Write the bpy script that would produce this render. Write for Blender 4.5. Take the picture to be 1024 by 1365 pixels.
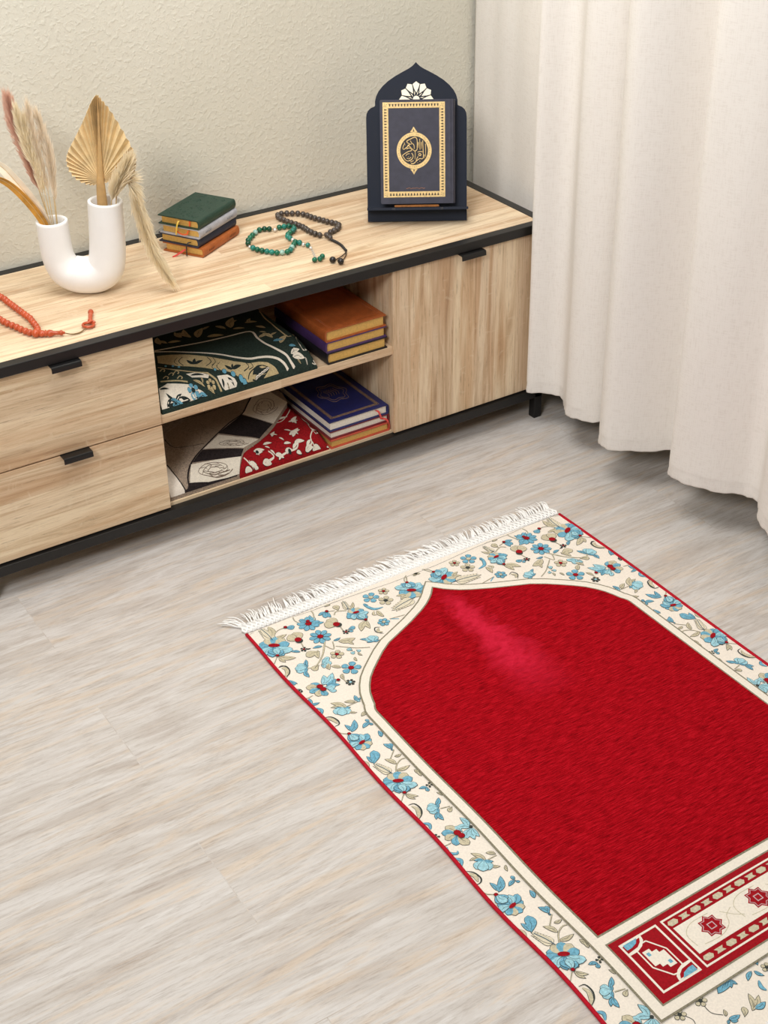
import bpy, bmesh, math, random
from mathutils import Vector, Matrix
from math import sin, cos, pi, sqrt, radians
random.seed(7)
for o in list(bpy.data.objects): bpy.data.objects.remove(o)
scene = bpy.context.scene
COL = scene.collection

# ------------------------------------------------------------------ camera
YAW, PITCH, ROLL = 0.5651, 0.5703, -0.0158
def view_axes():
    f = Vector((sin(YAW)*cos(PITCH), cos(YAW)*cos(PITCH), -sin(PITCH)))
    r = Vector((cos(YAW), -sin(YAW), 0)); u = r.cross(f)
    return cos(ROLL)*r + sin(ROLL)*u, -sin(ROLL)*r + cos(ROLL)*u, f
cam_data = bpy.data.cameras.new('camera'); cam = bpy.data.objects.new('camera', cam_data); COL.objects.link(cam)
r_, u_, f_ = view_axes()
mw = Matrix(((r_.x, u_.x, -f_.x, -1.7982), (r_.y, u_.y, -f_.y, -2.1786), (r_.z, u_.z, -f_.z, 1.551), (0, 0, 0, 1)))
cam.matrix_world = mw
cam_data.sensor_fit = 'HORIZONTAL'; cam_data.sensor_width = 36; cam_data.lens = 36*1918.5/1024
cam_data.clip_start = .05
scene.camera = cam
# ------------------------------------------------------------------ light
world = bpy.data.worlds.new('world'); scene.world = world; world.use_nodes = True
bg = world.node_tree.nodes['Background']; bg.inputs[0].default_value = (1.0, .99, .975, 1); bg.inputs[1].default_value = .06
def area(name, loc, target, size, power, col=(1, 1, 1)):
    l = bpy.data.lights.new(name, 'AREA'); l.shape = 'DISK'; l.size = size; l.energy = power; l.color = col
    o = bpy.data.objects.new(name, l); COL.objects.link(o); o.location = loc
    o.rotation_euler = (Vector(target)-Vector(loc)).to_track_quat('-Z', 'Y').to_euler()
    return o
area('key_light', (-3.9, -3.0, 3.5), (-.7, -.3, .2), 1.3, 116, (1, .99, .985))
area('overhead_fill', (-.95, -.35, 2.2), (-.9, -.1, 0), 1.2, 26, (1, .99, .975))  # added unseen fill standing in for ceiling bounce, brightens the console top
scene.view_settings.view_transform = 'Standard'; scene.view_settings.look = 'None'
scene.view_settings.exposure = 0.17; scene.view_settings.gamma = 1.0
scene.view_settings.use_curve_mapping = False

# ------------------------------------------------------------------ materials
def lin(c):
    return tuple(((x/255)/12.92 if x/255 <= .04045 else (((x/255)+.055)/1.055)**2.4) for x in c) + (1,)
class NT:
    def __init__(s, name, rough=.6, spec=.5):
        s.m = bpy.data.materials.new(name); s.m.use_nodes = True; s.t = s.m.node_tree
        s.b = s.t.nodes['Principled BSDF']; s.b.inputs['Roughness'].default_value = rough
        s.b.inputs['Specular IOR Level'].default_value = spec
    def n(s, ty, **k):
        x = s.t.nodes.new(ty)
        for a, v in k.items(): setattr(x, a, v)
        return x
    def l(s, a, b): s.t.links.new(a, b)
    def coord(s, scale=(1, 1, 1), rot=(0, 0, 0)):
        c = s.n('ShaderNodeTexCoord'); mp = s.n('ShaderNodeMapping'); s.l(c.outputs['Object'], mp.inputs[0])
        mp.inputs['Scale'].default_value = scale; mp.inputs['Rotation'].default_value = rot
        return mp.outputs[0]
    def noise(s, vec, scale, detail=4, rough=.55, dist=0):
        x = s.n('ShaderNodeTexNoise'); x.inputs['Scale'].default_value = scale; x.inputs['Detail'].default_value = detail
        x.inputs['Roughness'].default_value = rough; x.inputs['Distortion'].default_value = dist
        s.l(vec, x.inputs['Vector']); return x.outputs['Fac']
    def ramp(s, fac, stops):
        x = s.n('ShaderNodeValToRGB'); cr = x.color_ramp
        while len(cr.elements) < len(stops): cr.elements.new(.5)
        for e, (p, c) in zip(cr.elements, stops): e.position = p; e.color = c if len(c) == 4 else lin(c)
        s.l(fac, x.inputs[0]); return x.outputs[0]
    def mix(s, fac, a, b, mode='MIX'):
        x = s.n('ShaderNodeMix', data_type='RGBA', blend_type=mode)
        if isinstance(fac, (int, float)): x.inputs[0].default_value = fac
        else: s.l(fac, x.inputs[0])
        for i, v in ((6, a), (7, b)):
            if isinstance(v, tuple): x.inputs[i].default_value = v if len(v) == 4 else lin(v)
            else: s.l(v, x.inputs[i])
        return x.outputs[2]
    def bump(s, h, strength=.3, dist=.002):
        x = s.n('ShaderNodeBump'); x.inputs['Strength'].default_value = strength; x.inputs['Distance'].default_value = dist
        s.l(h, x.inputs['Height']); s.l(x.outputs[0], s.b.inputs['Normal'])
    def col(s, c):
        if isinstance(c, tuple): s.b.inputs['Base Color'].default_value = c if len(c) == 4 else lin(c)
        else: s.l(c, s.b.inputs['Base Color'])
        return s.m
def plain(name, c, rough=.6, var=.06, scale=60, metal=0, bump=0, spec=.5, coat=0):
    t = NT(name, rough, spec); v = t.coord()
    nf = t.noise(v, scale)
    a = tuple(max(0, x*(1-var)) for x in c); b = tuple(min(255, x*(1+var)) for x in c)
    t.col(t.ramp(nf, [(.3, a), (.7, b)])); t.b.inputs['Metallic'].default_value = metal
    t.b.inputs['Coat Weight'].default_value = coat
    if bump: t.bump(t.noise(v, scale*6, 2), bump, .001)
    return t.m
def oak(name, axis, tone=1.0):
    t = NT(name, .5, .35)
    tc = t.n('ShaderNodeTexCoord'); sp = t.n('ShaderNodeSeparateXYZ'); t.l(tc.outputs['Object'], sp.inputs[0])
    def add(a, b2):
        m = t.n('ShaderNodeMath', operation='ADD'); t.l(a, m.inputs[0]); t.l(b2, m.inputs[1]); return m.outputs[0]
    X, Y, Z = sp.outputs['X'], sp.outputs['Y'], sp.outputs['Z']
    cb = t.n('ShaderNodeCombineXYZ')
    if axis == 'x': t.l(X, cb.inputs[0]); t.l(add(Y, Z), cb.inputs[1])
    else: t.l(Z, cb.inputs[0]); t.l(add(X, Y), cb.inputs[1])
    br = t.n('ShaderNodeTexBrick'); t.l(cb.outputs[0], br.inputs['Vector']); br.offset = .41; br.offset_frequency = 2
    for k, x in (('Scale', 1), ('Mortar Size', 0), ('Brick Width', 4.0), ('Row Height', .053), ('Bias', 0)): br.inputs[k].default_value = x
    br.inputs['Color1'].default_value = (0, 0, 0, 1); br.inputs['Color2'].default_value = (1, 1, 1, 1)
    off = t.n('ShaderNodeVectorMath', operation='MULTIPLY_ADD'); t.l(br.outputs['Color'], off.inputs[0]); off.inputs[1].default_value = (2.3, 5.1, 0); t.l(cb.outputs[0], off.inputs[2])
    def st(a, c, d=4, r=.6, di=0):
        mp = t.n('ShaderNodeMapping'); t.l(off.outputs[0], mp.inputs[0]); mp.inputs['Scale'].default_value = (a, c, 1)
        return t.noise(mp.outputs[0], 1.0, d, r, di)
    n1 = st(3.0, 62, 5, .66, 1.0); n2 = st(13, 210, 5, .80); n3 = st(1.4, 20, 3, .55, 1.5); n4 = st(70, 30, 2, .5, .5)
    T = lambda c: tuple(x*tone for x in c)
    c1 = t.ramp(n1, [(.28, T((192, 164, 134))), (.43, T((222, 199, 169))), (.55, T((238, 219, 192))), (.72, T((210, 184, 154)))])
    c3 = t.ramp(n3, [(.34, (226, 206, 186)), (.56, (255, 255, 252))])
    c = t.mix(.8, c1, c3, 'MULTIPLY')
    tone_ = t.ramp(br.outputs['Color'], [(0, (228, 216, 204)), (.5, (248, 243, 238)), (1, (255, 252, 244))])
    c = t.mix(.75, c, tone_, 'MULTIPLY')
    pores = t.ramp(n2, [(.30, (120, 92, 66)), (.44, (255, 255, 255)), (1, (255, 255, 255))])
    c = t.mix(.62, c, pores, 'MULTIPLY')
    fl = t.ramp(n2, [(.60, (0, 0, 0)), (.74, (255, 255, 255))])
    fm = t.n('ShaderNodeMath', operation='MULTIPLY'); t.l(fl, fm.inputs[0]); fm.inputs[1].default_value = .5
    c = t.mix(fm.outputs[0], c, (236, 218, 190))
    ray = t.ramp(n4, [(.64, (0, 0, 0)), (.72, (255, 255, 255))]); rm = t.n('ShaderNodeMath', operation='MULTIPLY'); t.l(ray, rm.inputs[0]); rm.inputs[1].default_value = .22
    c = t.mix(rm.outputs[0], c, (236, 220, 192))
    t.bump(n2, .15, .0005)
    return t.col(c)
OAK_X = oak('oak_veneer_lengthwise', 'x'); OAK_Z = oak('oak_veneer_upright', 'z')
BLACK_METAL = plain('black_metal', (17, 16, 16), .40, .05, 80, 0, .03)
BACKBOARD = plain('shade_dark_backboard', (34, 30, 28), .7)  # near-black colour stands in for the deep shade inside the compartment

def floor_mat():
    t = NT('whitewashed_planks', .42, .4)
    v = t.coord()
    br = t.n('ShaderNodeTexBrick'); t.l(v, br.inputs['Vector']); br.offset = .37
    for k, x in (('Scale', 1), ('Mortar Size', .0009), ('Mortar Smooth', .3), ('Brick Width', 1.22), ('Row Height', .185), ('Bias', 0)): br.inputs[k].default_value = x
    br.inputs['Color1'].default_value = (.0, 0, 0, 1); br.inputs['Color2'].default_value = (1, 1, 1, 1); br.inputs['Mortar'].default_value = (.5, .5, .5, 1)
    off = t.n('ShaderNodeVectorMath', operation='MULTIPLY_ADD'); t.l(br.outputs['Color'], off.inputs[0]); off.inputs[1].default_value = (3.1, 1.7, 2.3); t.l(v, off.inputs[2])
    def st(sx, sy, scale, d=4, r=.6, di=0):
        mp = t.n('ShaderNodeMapping'); t.l(off.outputs[0], mp.inputs[0]); mp.inputs['Scale'].default_value = (sx, sy, 1)
        return t.noise(mp.outputs[0], scale, d, r, di)
    n1 = st(.8, 5.0, 2.0, 5, .62, 2.2); n2 = st(8, 95, 2.0, 6, .82); n3 = st(1.1, 11, 2.4, 5, .66, 2.2); n5 = st(5.5, 60, 2.2, 6, .8, 1.2)
    c = t.ramp(n1, [(.28, (180, 169, 160)), (.44, (195, 188, 181)), (.56, (207, 202, 197)), (.74, (186, 177, 169))])
    warm = t.ramp(n3, [(.50, (0, 0, 0)), (.66, (255, 255, 255))])
    wf = t.n('ShaderNodeMath', operation='MULTIPLY'); t.l(warm, wf.inputs[0]); wf.inputs[1].default_value = .5
    c = t.mix(wf.outputs[0], c, (212, 190, 164))
    cool = t.ramp(n3, [(.28, (255, 255, 255)), (.42, (0, 0, 0))])
    cf = t.n('ShaderNodeMath', operation='MULTIPLY'); t.l(cool, cf.inputs[0]); cf.inputs[1].default_value = .5
    c = t.mix(cf.outputs[0], c, (222, 219, 216))
    fine = t.ramp(n2, [(.32, (176, 162, 148)), (.50, (255, 255, 255)), (.75, (255, 255, 255))])
    c = t.mix(.50, c, fine, 'MULTIPLY')
    st5 = t.ramp(n5, [(.30, (214, 204, 196)), (.5, (255, 255, 255)), (.8, (255, 255, 255))]); c = t.mix(.38, c, st5, 'MULTIPLY')
    sm = t.n('ShaderNodeMath', operation='MULTIPLY'); t.l(br.outputs['Fac'], sm.inputs[0]); sm.inputs[1].default_value = .16
    c = t.mix(sm.outputs[0], c, (176, 162, 148))
    t.bump(n2, .08, .0006)
    return t.col(c)
FLOOR = floor_mat()
def wall_mat():
    t = NT('woodchip_wallpaper', .8, .2); v = t.coord()
    n1 = t.noise(v, 105, 3, .55, .4); n2 = t.noise(v, 120, 2, .5)
    h = t.n('ShaderNodeMath', operation='MULTIPLY_ADD'); t.l(t.ramp(n1, [(.50, (0, 0, 0)), (.64, (255, 255, 255))]), h.inputs[0]); h.inputs[1].default_value = .9; t.l(n2, h.inputs[2])
    t.bump(h.outputs[0], .29, .0022)
    return t.col(t.ramp(t.noise(v, 3), [(.3, (208, 204, 189)), (.7, (214, 210, 196))]))
WALL = wall_mat()
def curtain_mat():
    t = NT('cream_linen', .85, .1)
    v1 = t.coord((260, 260, 22)); v2 = t.coord((30, 30, 300))
    a = t.noise(v1, 2.2, 2); b = t.noise(v2, 2.2, 2)
    s = t.n('ShaderNodeMath', operation='ADD'); t.l(a, s.inputs[0]); t.l(b, s.inputs[1])
    t.bump(s.outputs[0], .06, .0006)
    t.col(t.ramp(s.outputs[0], [(.75, (232, 226, 218)), (1.25, (241, 236, 229))]))
    tr = t.n('ShaderNodeBsdfTranslucent'); tr.inputs[0].default_value = lin((240, 232, 220))
    mx = t.n('ShaderNodeMixShader'); mx.inputs[0].default_value = .12
    out = t.t.nodes['Material Output']; t.l(t.b.outputs[0], mx.inputs[1]); t.l(tr.outputs[0], mx.inputs[2]); t.l(mx.outputs[0], out.inputs[0])
    return t.m
LINEN = curtain_mat()
def pile_mat():
    t = NT('red_velour_pile', .9, .04)
    n1 = t.noise(t.coord((16, 230, 1)), 2.4, 5, .75); n2 = t.noise(t.coord((5, 14, 1)), 1.6, 3, .6)
    c = t.ramp(n1, [(.36, (98, 1, 7)), (.5, (158, 5, 18)), (.62, (196, 22, 38))])
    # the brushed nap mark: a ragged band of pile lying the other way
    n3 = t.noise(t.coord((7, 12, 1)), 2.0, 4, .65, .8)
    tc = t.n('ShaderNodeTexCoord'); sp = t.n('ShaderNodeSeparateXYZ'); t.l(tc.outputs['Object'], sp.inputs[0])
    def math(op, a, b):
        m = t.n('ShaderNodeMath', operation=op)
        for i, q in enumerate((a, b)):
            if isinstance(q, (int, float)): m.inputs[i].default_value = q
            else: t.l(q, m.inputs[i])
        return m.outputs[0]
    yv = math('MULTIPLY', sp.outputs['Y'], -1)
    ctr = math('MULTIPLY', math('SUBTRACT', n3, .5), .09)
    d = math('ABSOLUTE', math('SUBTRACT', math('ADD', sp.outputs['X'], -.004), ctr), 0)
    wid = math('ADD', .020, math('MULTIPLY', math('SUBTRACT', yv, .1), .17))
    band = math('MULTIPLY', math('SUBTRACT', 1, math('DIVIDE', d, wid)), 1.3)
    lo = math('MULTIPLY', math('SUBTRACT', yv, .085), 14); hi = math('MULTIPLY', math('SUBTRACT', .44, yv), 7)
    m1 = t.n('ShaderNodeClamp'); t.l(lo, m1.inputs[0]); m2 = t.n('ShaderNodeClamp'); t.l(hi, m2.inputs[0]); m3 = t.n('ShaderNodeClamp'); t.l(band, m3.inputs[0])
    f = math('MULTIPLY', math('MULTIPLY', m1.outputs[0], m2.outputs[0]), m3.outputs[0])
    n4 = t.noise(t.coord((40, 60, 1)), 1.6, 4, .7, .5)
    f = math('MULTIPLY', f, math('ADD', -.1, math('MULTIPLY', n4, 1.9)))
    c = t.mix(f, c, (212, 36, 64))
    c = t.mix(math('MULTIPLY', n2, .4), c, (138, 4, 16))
    t.bump(n1, .5, .0015)
    t.b.inputs['Sheen Weight'].default_value = .03; t.b.inputs['Sheen Roughness'].default_value = .5
    t.b.inputs['Sheen Tint'].default_value = lin((255, 120, 140))
    return t.col(c)
PILE = pile_mat()
def yarn(name, c, var=.07): return plain(name, c, .85, var, 320, 0, .35, .15)
RUG_CREAM = yarn('cream_weave', (236, 226, 212), .03)
RUG_BAND = yarn('cream_band_yarn', (234, 225, 210), .03)
RUG_GREY = yarn('olive_grey_yarn', (134, 128, 108), .15)
RUG_RED = yarn('deep_red_yarn', (152, 14, 26), .10)
RUG_BIND = yarn('red_binding_yarn', (178, 22, 40), .08)
Y_BLUE = yarn('sky_blue_yarn', (112, 168, 190), .12); Y_LIGHT = yarn('pale_aqua_yarn', (156, 200, 210), .10)
Y_BEIGE = yarn('sand_yarn', (198, 188, 160), .08); Y_DARK = yarn('dark_outline_yarn', (62, 66, 62), .10)
FRINGE = yarn('white_cotton_fringe', (250, 248, 244), .02)
VASE = plain('matt_white_ceramic', (242, 240, 237), .55, .01, 30, 0, .04)
PALM = plain('dried_palm', (224, 198, 150), .75, .08, 35)
PALM_STALK = plain('dried_palm_stalk', (196, 158, 104), .7, .08, 40)
def fluff(name, c):
    t = NT(name, .9, .1); t.col(t.ramp(t.noise(t.coord(), 60), [(.3, tuple(x*.95 for x in c)), (.7, c)]))
    tr = t.n('ShaderNodeBsdfTranslucent'); tr.inputs[0].default_value = lin(c); mx = t.n('ShaderNodeMixShader'); mx.inputs[0].default_value = .62
    t.l(t.b.outputs[0], mx.inputs[1]); t.l(tr.outputs[0], mx.inputs[2]); t.l(mx.outputs[0], t.t.nodes['Material Output'].inputs[0])
    return t.m
PLUME_CREAM = fluff('cream_plume', (255, 248, 231)); PLUME_PINK = fluff('rosy_plume', (244, 218, 202)); PLUME_STRAW = fluff('straw_plume', (255, 248, 236)); STRAW = plain('straw_stalk', (206, 178, 130), .8, .1, 60)
GOLD_LEAF = plain('amber_dried_leaf', (196, 140, 52), .6, .15, 40); IVORY_LEAF = plain('ivory_dried_leaf', (242, 230, 206), .8, .04, 40)
GLOSS_BLACK = plain('glossy_black_acrylic', (46, 50, 60), .14, .02, 10, 0, 0, .6)  # base lifted to blue-grey, standing in for reflections of the room
GOLD = plain('gold_foil', (226, 196, 136), .40, .08, 180, .15); GOLD_DARK = plain('dark_foil_gap', (74, 60, 40), .5)
COPPER = plain('copper_foil', (176, 120, 84), .4, .1, 100, .3)
ROSETTE = plain('pale_gilt', (250, 244, 222), .4, .02, 90, .1)
GILT = plain('gilt_page_edge', (220, 178, 98), .5, .05, 300, .15, .05); WHITE_PAGE = plain('white_page_edge', (236, 228, 212), .8, .04, 300)
def leather(name, c, rough=.5, bump=.25, sc=70):
    t = NT(name, rough, .4); v = t.coord(); n = t.noise(v, sc*5, 3, .6); n2 = t.noise(v, sc, 3)
    t.bump(n, bump, .0008)
    return t.col(t.ramp(n2, [(.3, tuple(x*.93 for x in c)), (.7, tuple(min(255, x*1.07) for x in c))]))
NAVY = leather('navy_bookcloth', (58, 58, 70), .55, .12); GREEN_L = leather('dark_green_leather', (36, 62, 50), .5, .5)
GREY_L = leather('silver_grey_leather', (170, 170, 176), .5, .2); NAVY_L = leather('navy_leather', (38, 42, 60), .5, .2)
TAN_L = leather('tan_leather', (168, 92, 42), .5, .3); ORANGE_L = leather('russet_leather', (158, 82, 38), .45, .3)
PURPLE_L = leather('purple_leather', (72, 48, 92), .5, .2); BLACK_L = leather('black_leather', (26, 24, 28), .5, .2)
BLUE_L = leather('royal_blue_bookcloth', (30, 35, 88), .45, .1); MAROON_L = leather('maroon_bookcloth', (112, 28, 38), .5, .1)
CORAL_L = leather('coral_red_bookcloth', (186, 78, 58), .5, .1)
RIB_RED = plain('red_ribbon', (214, 74, 66), .5); RIB_YEL = plain('yellow_ribbon', (236, 200, 84), .5); RIB_BLK = plain('black_ribbon', (36, 34, 34), .5)
RIB_ORG = plain('orange_ribbon', (222, 98, 44), .5)
def stone(name, c, rough=.18): return plain(name, c, rough, .25, 90, 0, 0, .5)
BEAD_GREEN = [stone('green_agate', (24, 96, 70)), stone('teal_agate', (36, 118, 104)), stone('deep_green_agate', (14, 66, 46))]
BEAD_PALE = stone('pale_agate', (136, 168, 156)); SILVER = plain('silver', (222, 220, 214), .3, .03, 50, .6)
BEAD_BLACK = plain('speckled_black_wood', (60, 53, 48), .30, .7, 420); BALL_BLACK = plain('black_wood', (32, 28, 28), .3, .1)
BEAD_ORANGE = plain('terracotta_resin', (188, 82, 46), .3, .08, 60); CORD = plain('brown_cord', (120, 92, 50), .7)
C_GREEN = yarn('bottle_green_pile', (38, 50, 44), .2); C_TAN = yarn('tan_yarn', (178, 160, 120), .1); C_WHITE = yarn('ivory_yarn', (220, 211, 194), .05)
C_BLUE = yarn('turquoise_yarn', (96, 150, 170), .1); C_INK = yarn('ink_green_yarn', (34, 42, 40), .15)
C_GREY = yarn('taupe_weave', (146, 130, 114), .16); C_BLACK = yarn('black_velour', (38, 32, 32), .3); C_BROWN = yarn('umber_yarn', (112, 96, 82), .1)
C_PANEL = yarn('taupe_panel_weave', (140, 122, 104), .1); C_CREAM = yarn('cream_backing', (226, 216, 202), .03); C_RED = yarn('carmine_pile', (140, 18, 24), .16)

# ------------------------------------------------------------------ object helpers
def obj(name, bm, mats, parent=None, loc=None, smooth=False, rot=0):
    me = bpy.data.meshes.new(name); bm.normal_update(); bm.to_mesh(me); bm.free()
    for m in (mats if isinstance(mats, (list, tuple)) else [mats]): me.materials.append(m)
    if smooth:
        for p in me.polygons: p.use_smooth = True
    o = bpy.data.objects.new(name, me); COL.objects.link(o)
    if parent: o.parent = parent
    if loc: o.location = loc
    if rot: o.rotation_euler = (0, 0, rot)
    return o
def tag(o, label=None, cat=None, group=None, kind=None):
    if label: o['label'] = label
    if cat: o['category'] = cat
    if group: o['group'] = group
    if kind: o['kind'] = kind
    return o
def thing(name, label, cat, loc=(0, 0, 0), rot=0, group=None):
    o = bpy.data.objects.new(name, None); COL.objects.link(o); o.location = loc; o.rotation_euler = (0, 0, rot); o.empty_display_size = .05
    return tag(o, label, cat, group)
def NB(): return bmesh.new()
def box(bm, x0, x1, y0, y1, z0, z1, mi=0, bev=0):
    vs = [bm.verts.new((x, y, z)) for z in (z0, z1) for y in (y0, y1) for x in (x0, x1)]
    fs = [bm.faces.new([vs[i] for i in q]) for q in ((0, 2, 3, 1), (4, 5, 7, 6), (0, 1, 5, 4), (2, 6, 7, 3), (0, 4, 6, 2), (1, 3, 7, 5))]
    for f in fs: f.material_index = mi
    if bev:
        es = list({e for f in fs for e in f.edges})
        r = bmesh.ops.bevel(bm, geom=es, offset=bev, segments=2, affect='EDGES', profile=.5)
        for f in r['faces']: f.material_index = mi
def B(*a, bev=0, mi=0):
    bm = NB(); box(bm, *a, mi=mi, bev=bev); return bm
def spline(pts, n, closed=False):
    pts = [Vector(p) for p in pts]; out = []; N = len(pts); segs = N if closed else N-1
    g = lambda i: pts[i % N] if closed else pts[min(max(i, 0), N-1)]
    for i in range(segs):
        p0, p1, p2, p3 = g(i-1), g(i), g(i+1), g(i+2)
        for k in range(n):
            t = k/n
            out.append(.5*((2*p1)+(p2-p0)*t+(2*p0-5*p1+4*p2-p3)*t*t+(3*p1-p0-3*p2+p3)*t*t*t))
    if not closed: out.append(pts[-1])
    return out
def tube(bm, pts, rad, seg=8, mi=0, closed=False, cap=True, flat=None):
    pts = [Vector(p) for p in pts]; N = len(pts); rings = []
    nrm = None
    for i, p in enumerate(pts):
        a = pts[(i-1) % N] if (closed or i > 0) else p; b = pts[(i+1) % N] if (closed or i < N-1) else p
        t = (b-a).normalized() if (b-a).length > 1e-9 else Vector((0, 0, 1))
        if nrm is None:
            nrm = t.cross(Vector((0, 0, 1)))
            if nrm.length < .1: nrm = t.cross(Vector((0, 1, 0)))
        nrm = (nrm - t*nrm.dot(t)).normalized(); bi = t.cross(nrm)
        r = rad(i/(N-1)) if callable(rad) else rad
        rings.append([bm.verts.new(p+nrm*(cos(2*pi*k/seg)*r)+bi*(sin(2*pi*k/seg)*r*(flat or 1))) for k in range(seg)])
    for i in range(N if closed else N-1):
        A, Bq = rings[i], rings[(i+1) % N]
        for k in range(seg):
            f = bm.faces.new((A[k], A[(k+1) % seg], Bq[(k+1) % seg], Bq[k])); f.material_index = mi; f.smooth = True
    if cap and not closed:
        for rg, rev in ((rings[0], True), (rings[-1], False)):
            f = bm.faces.new(list(reversed(rg)) if rev else rg); f.material_index = mi
def ball(bm, c, r, mi=0, seg=14, sq=(1, 1, 1), axis=None):
    m = Matrix.Translation(c)
    if axis is not None: m = m @ Vector(axis).to_track_quat('Z', 'Y').to_matrix().to_4x4()
    m = m @ Matrix.Diagonal((r*sq[0], r*sq[1], r*sq[2], 1))
    g = bmesh.ops.create_uvsphere(bm, u_segments=seg, v_segments=max(6, seg*2//3), radius=1, matrix=m)
    for v in g['verts']:
        for f in v.link_faces: f.material_index = mi; f.smooth = True
def lathe(bm, prof, c, axis, seg=14, mi=0):
    q = Vector(axis).to_track_quat('Z', 'Y').to_matrix(); c = Vector(c); rings = []
    for r, z in prof: rings.append([bm.verts.new(c+q @ Vector((r*cos(2*pi*k/seg), r*sin(2*pi*k/seg), z))) for k in range(seg)])
    for A, Bq in zip(rings, rings[1:]):
        for k in range(seg):
            f = bm.faces.new((A[k], A[(k+1) % seg], Bq[(k+1) % seg], Bq[k])); f.material_index = mi; f.smooth = True
    bm.faces.new(list(reversed(rings[0]))).material_index = mi; bm.faces.new(rings[-1]).material_index = mi
def prism(bm, outline, fn, z0, z1, mi=0):
    """outline: 2-D points; fn(x, y, z) -> 3-D point"""
    a = [bm.verts.new(fn(x, y, z0)) for x, y in outline]; b = [bm.verts.new(fn(x, y, z1)) for x, y in outline]
    n = len(a)
    bm.faces.new(list(reversed(a))).material_index = mi; bm.faces.new(b).material_index = mi
    for i in range(n): bm.faces.new((a[i], a[(i+1) % n], b[(i+1) % n], b[i])).material_index = mi

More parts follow.
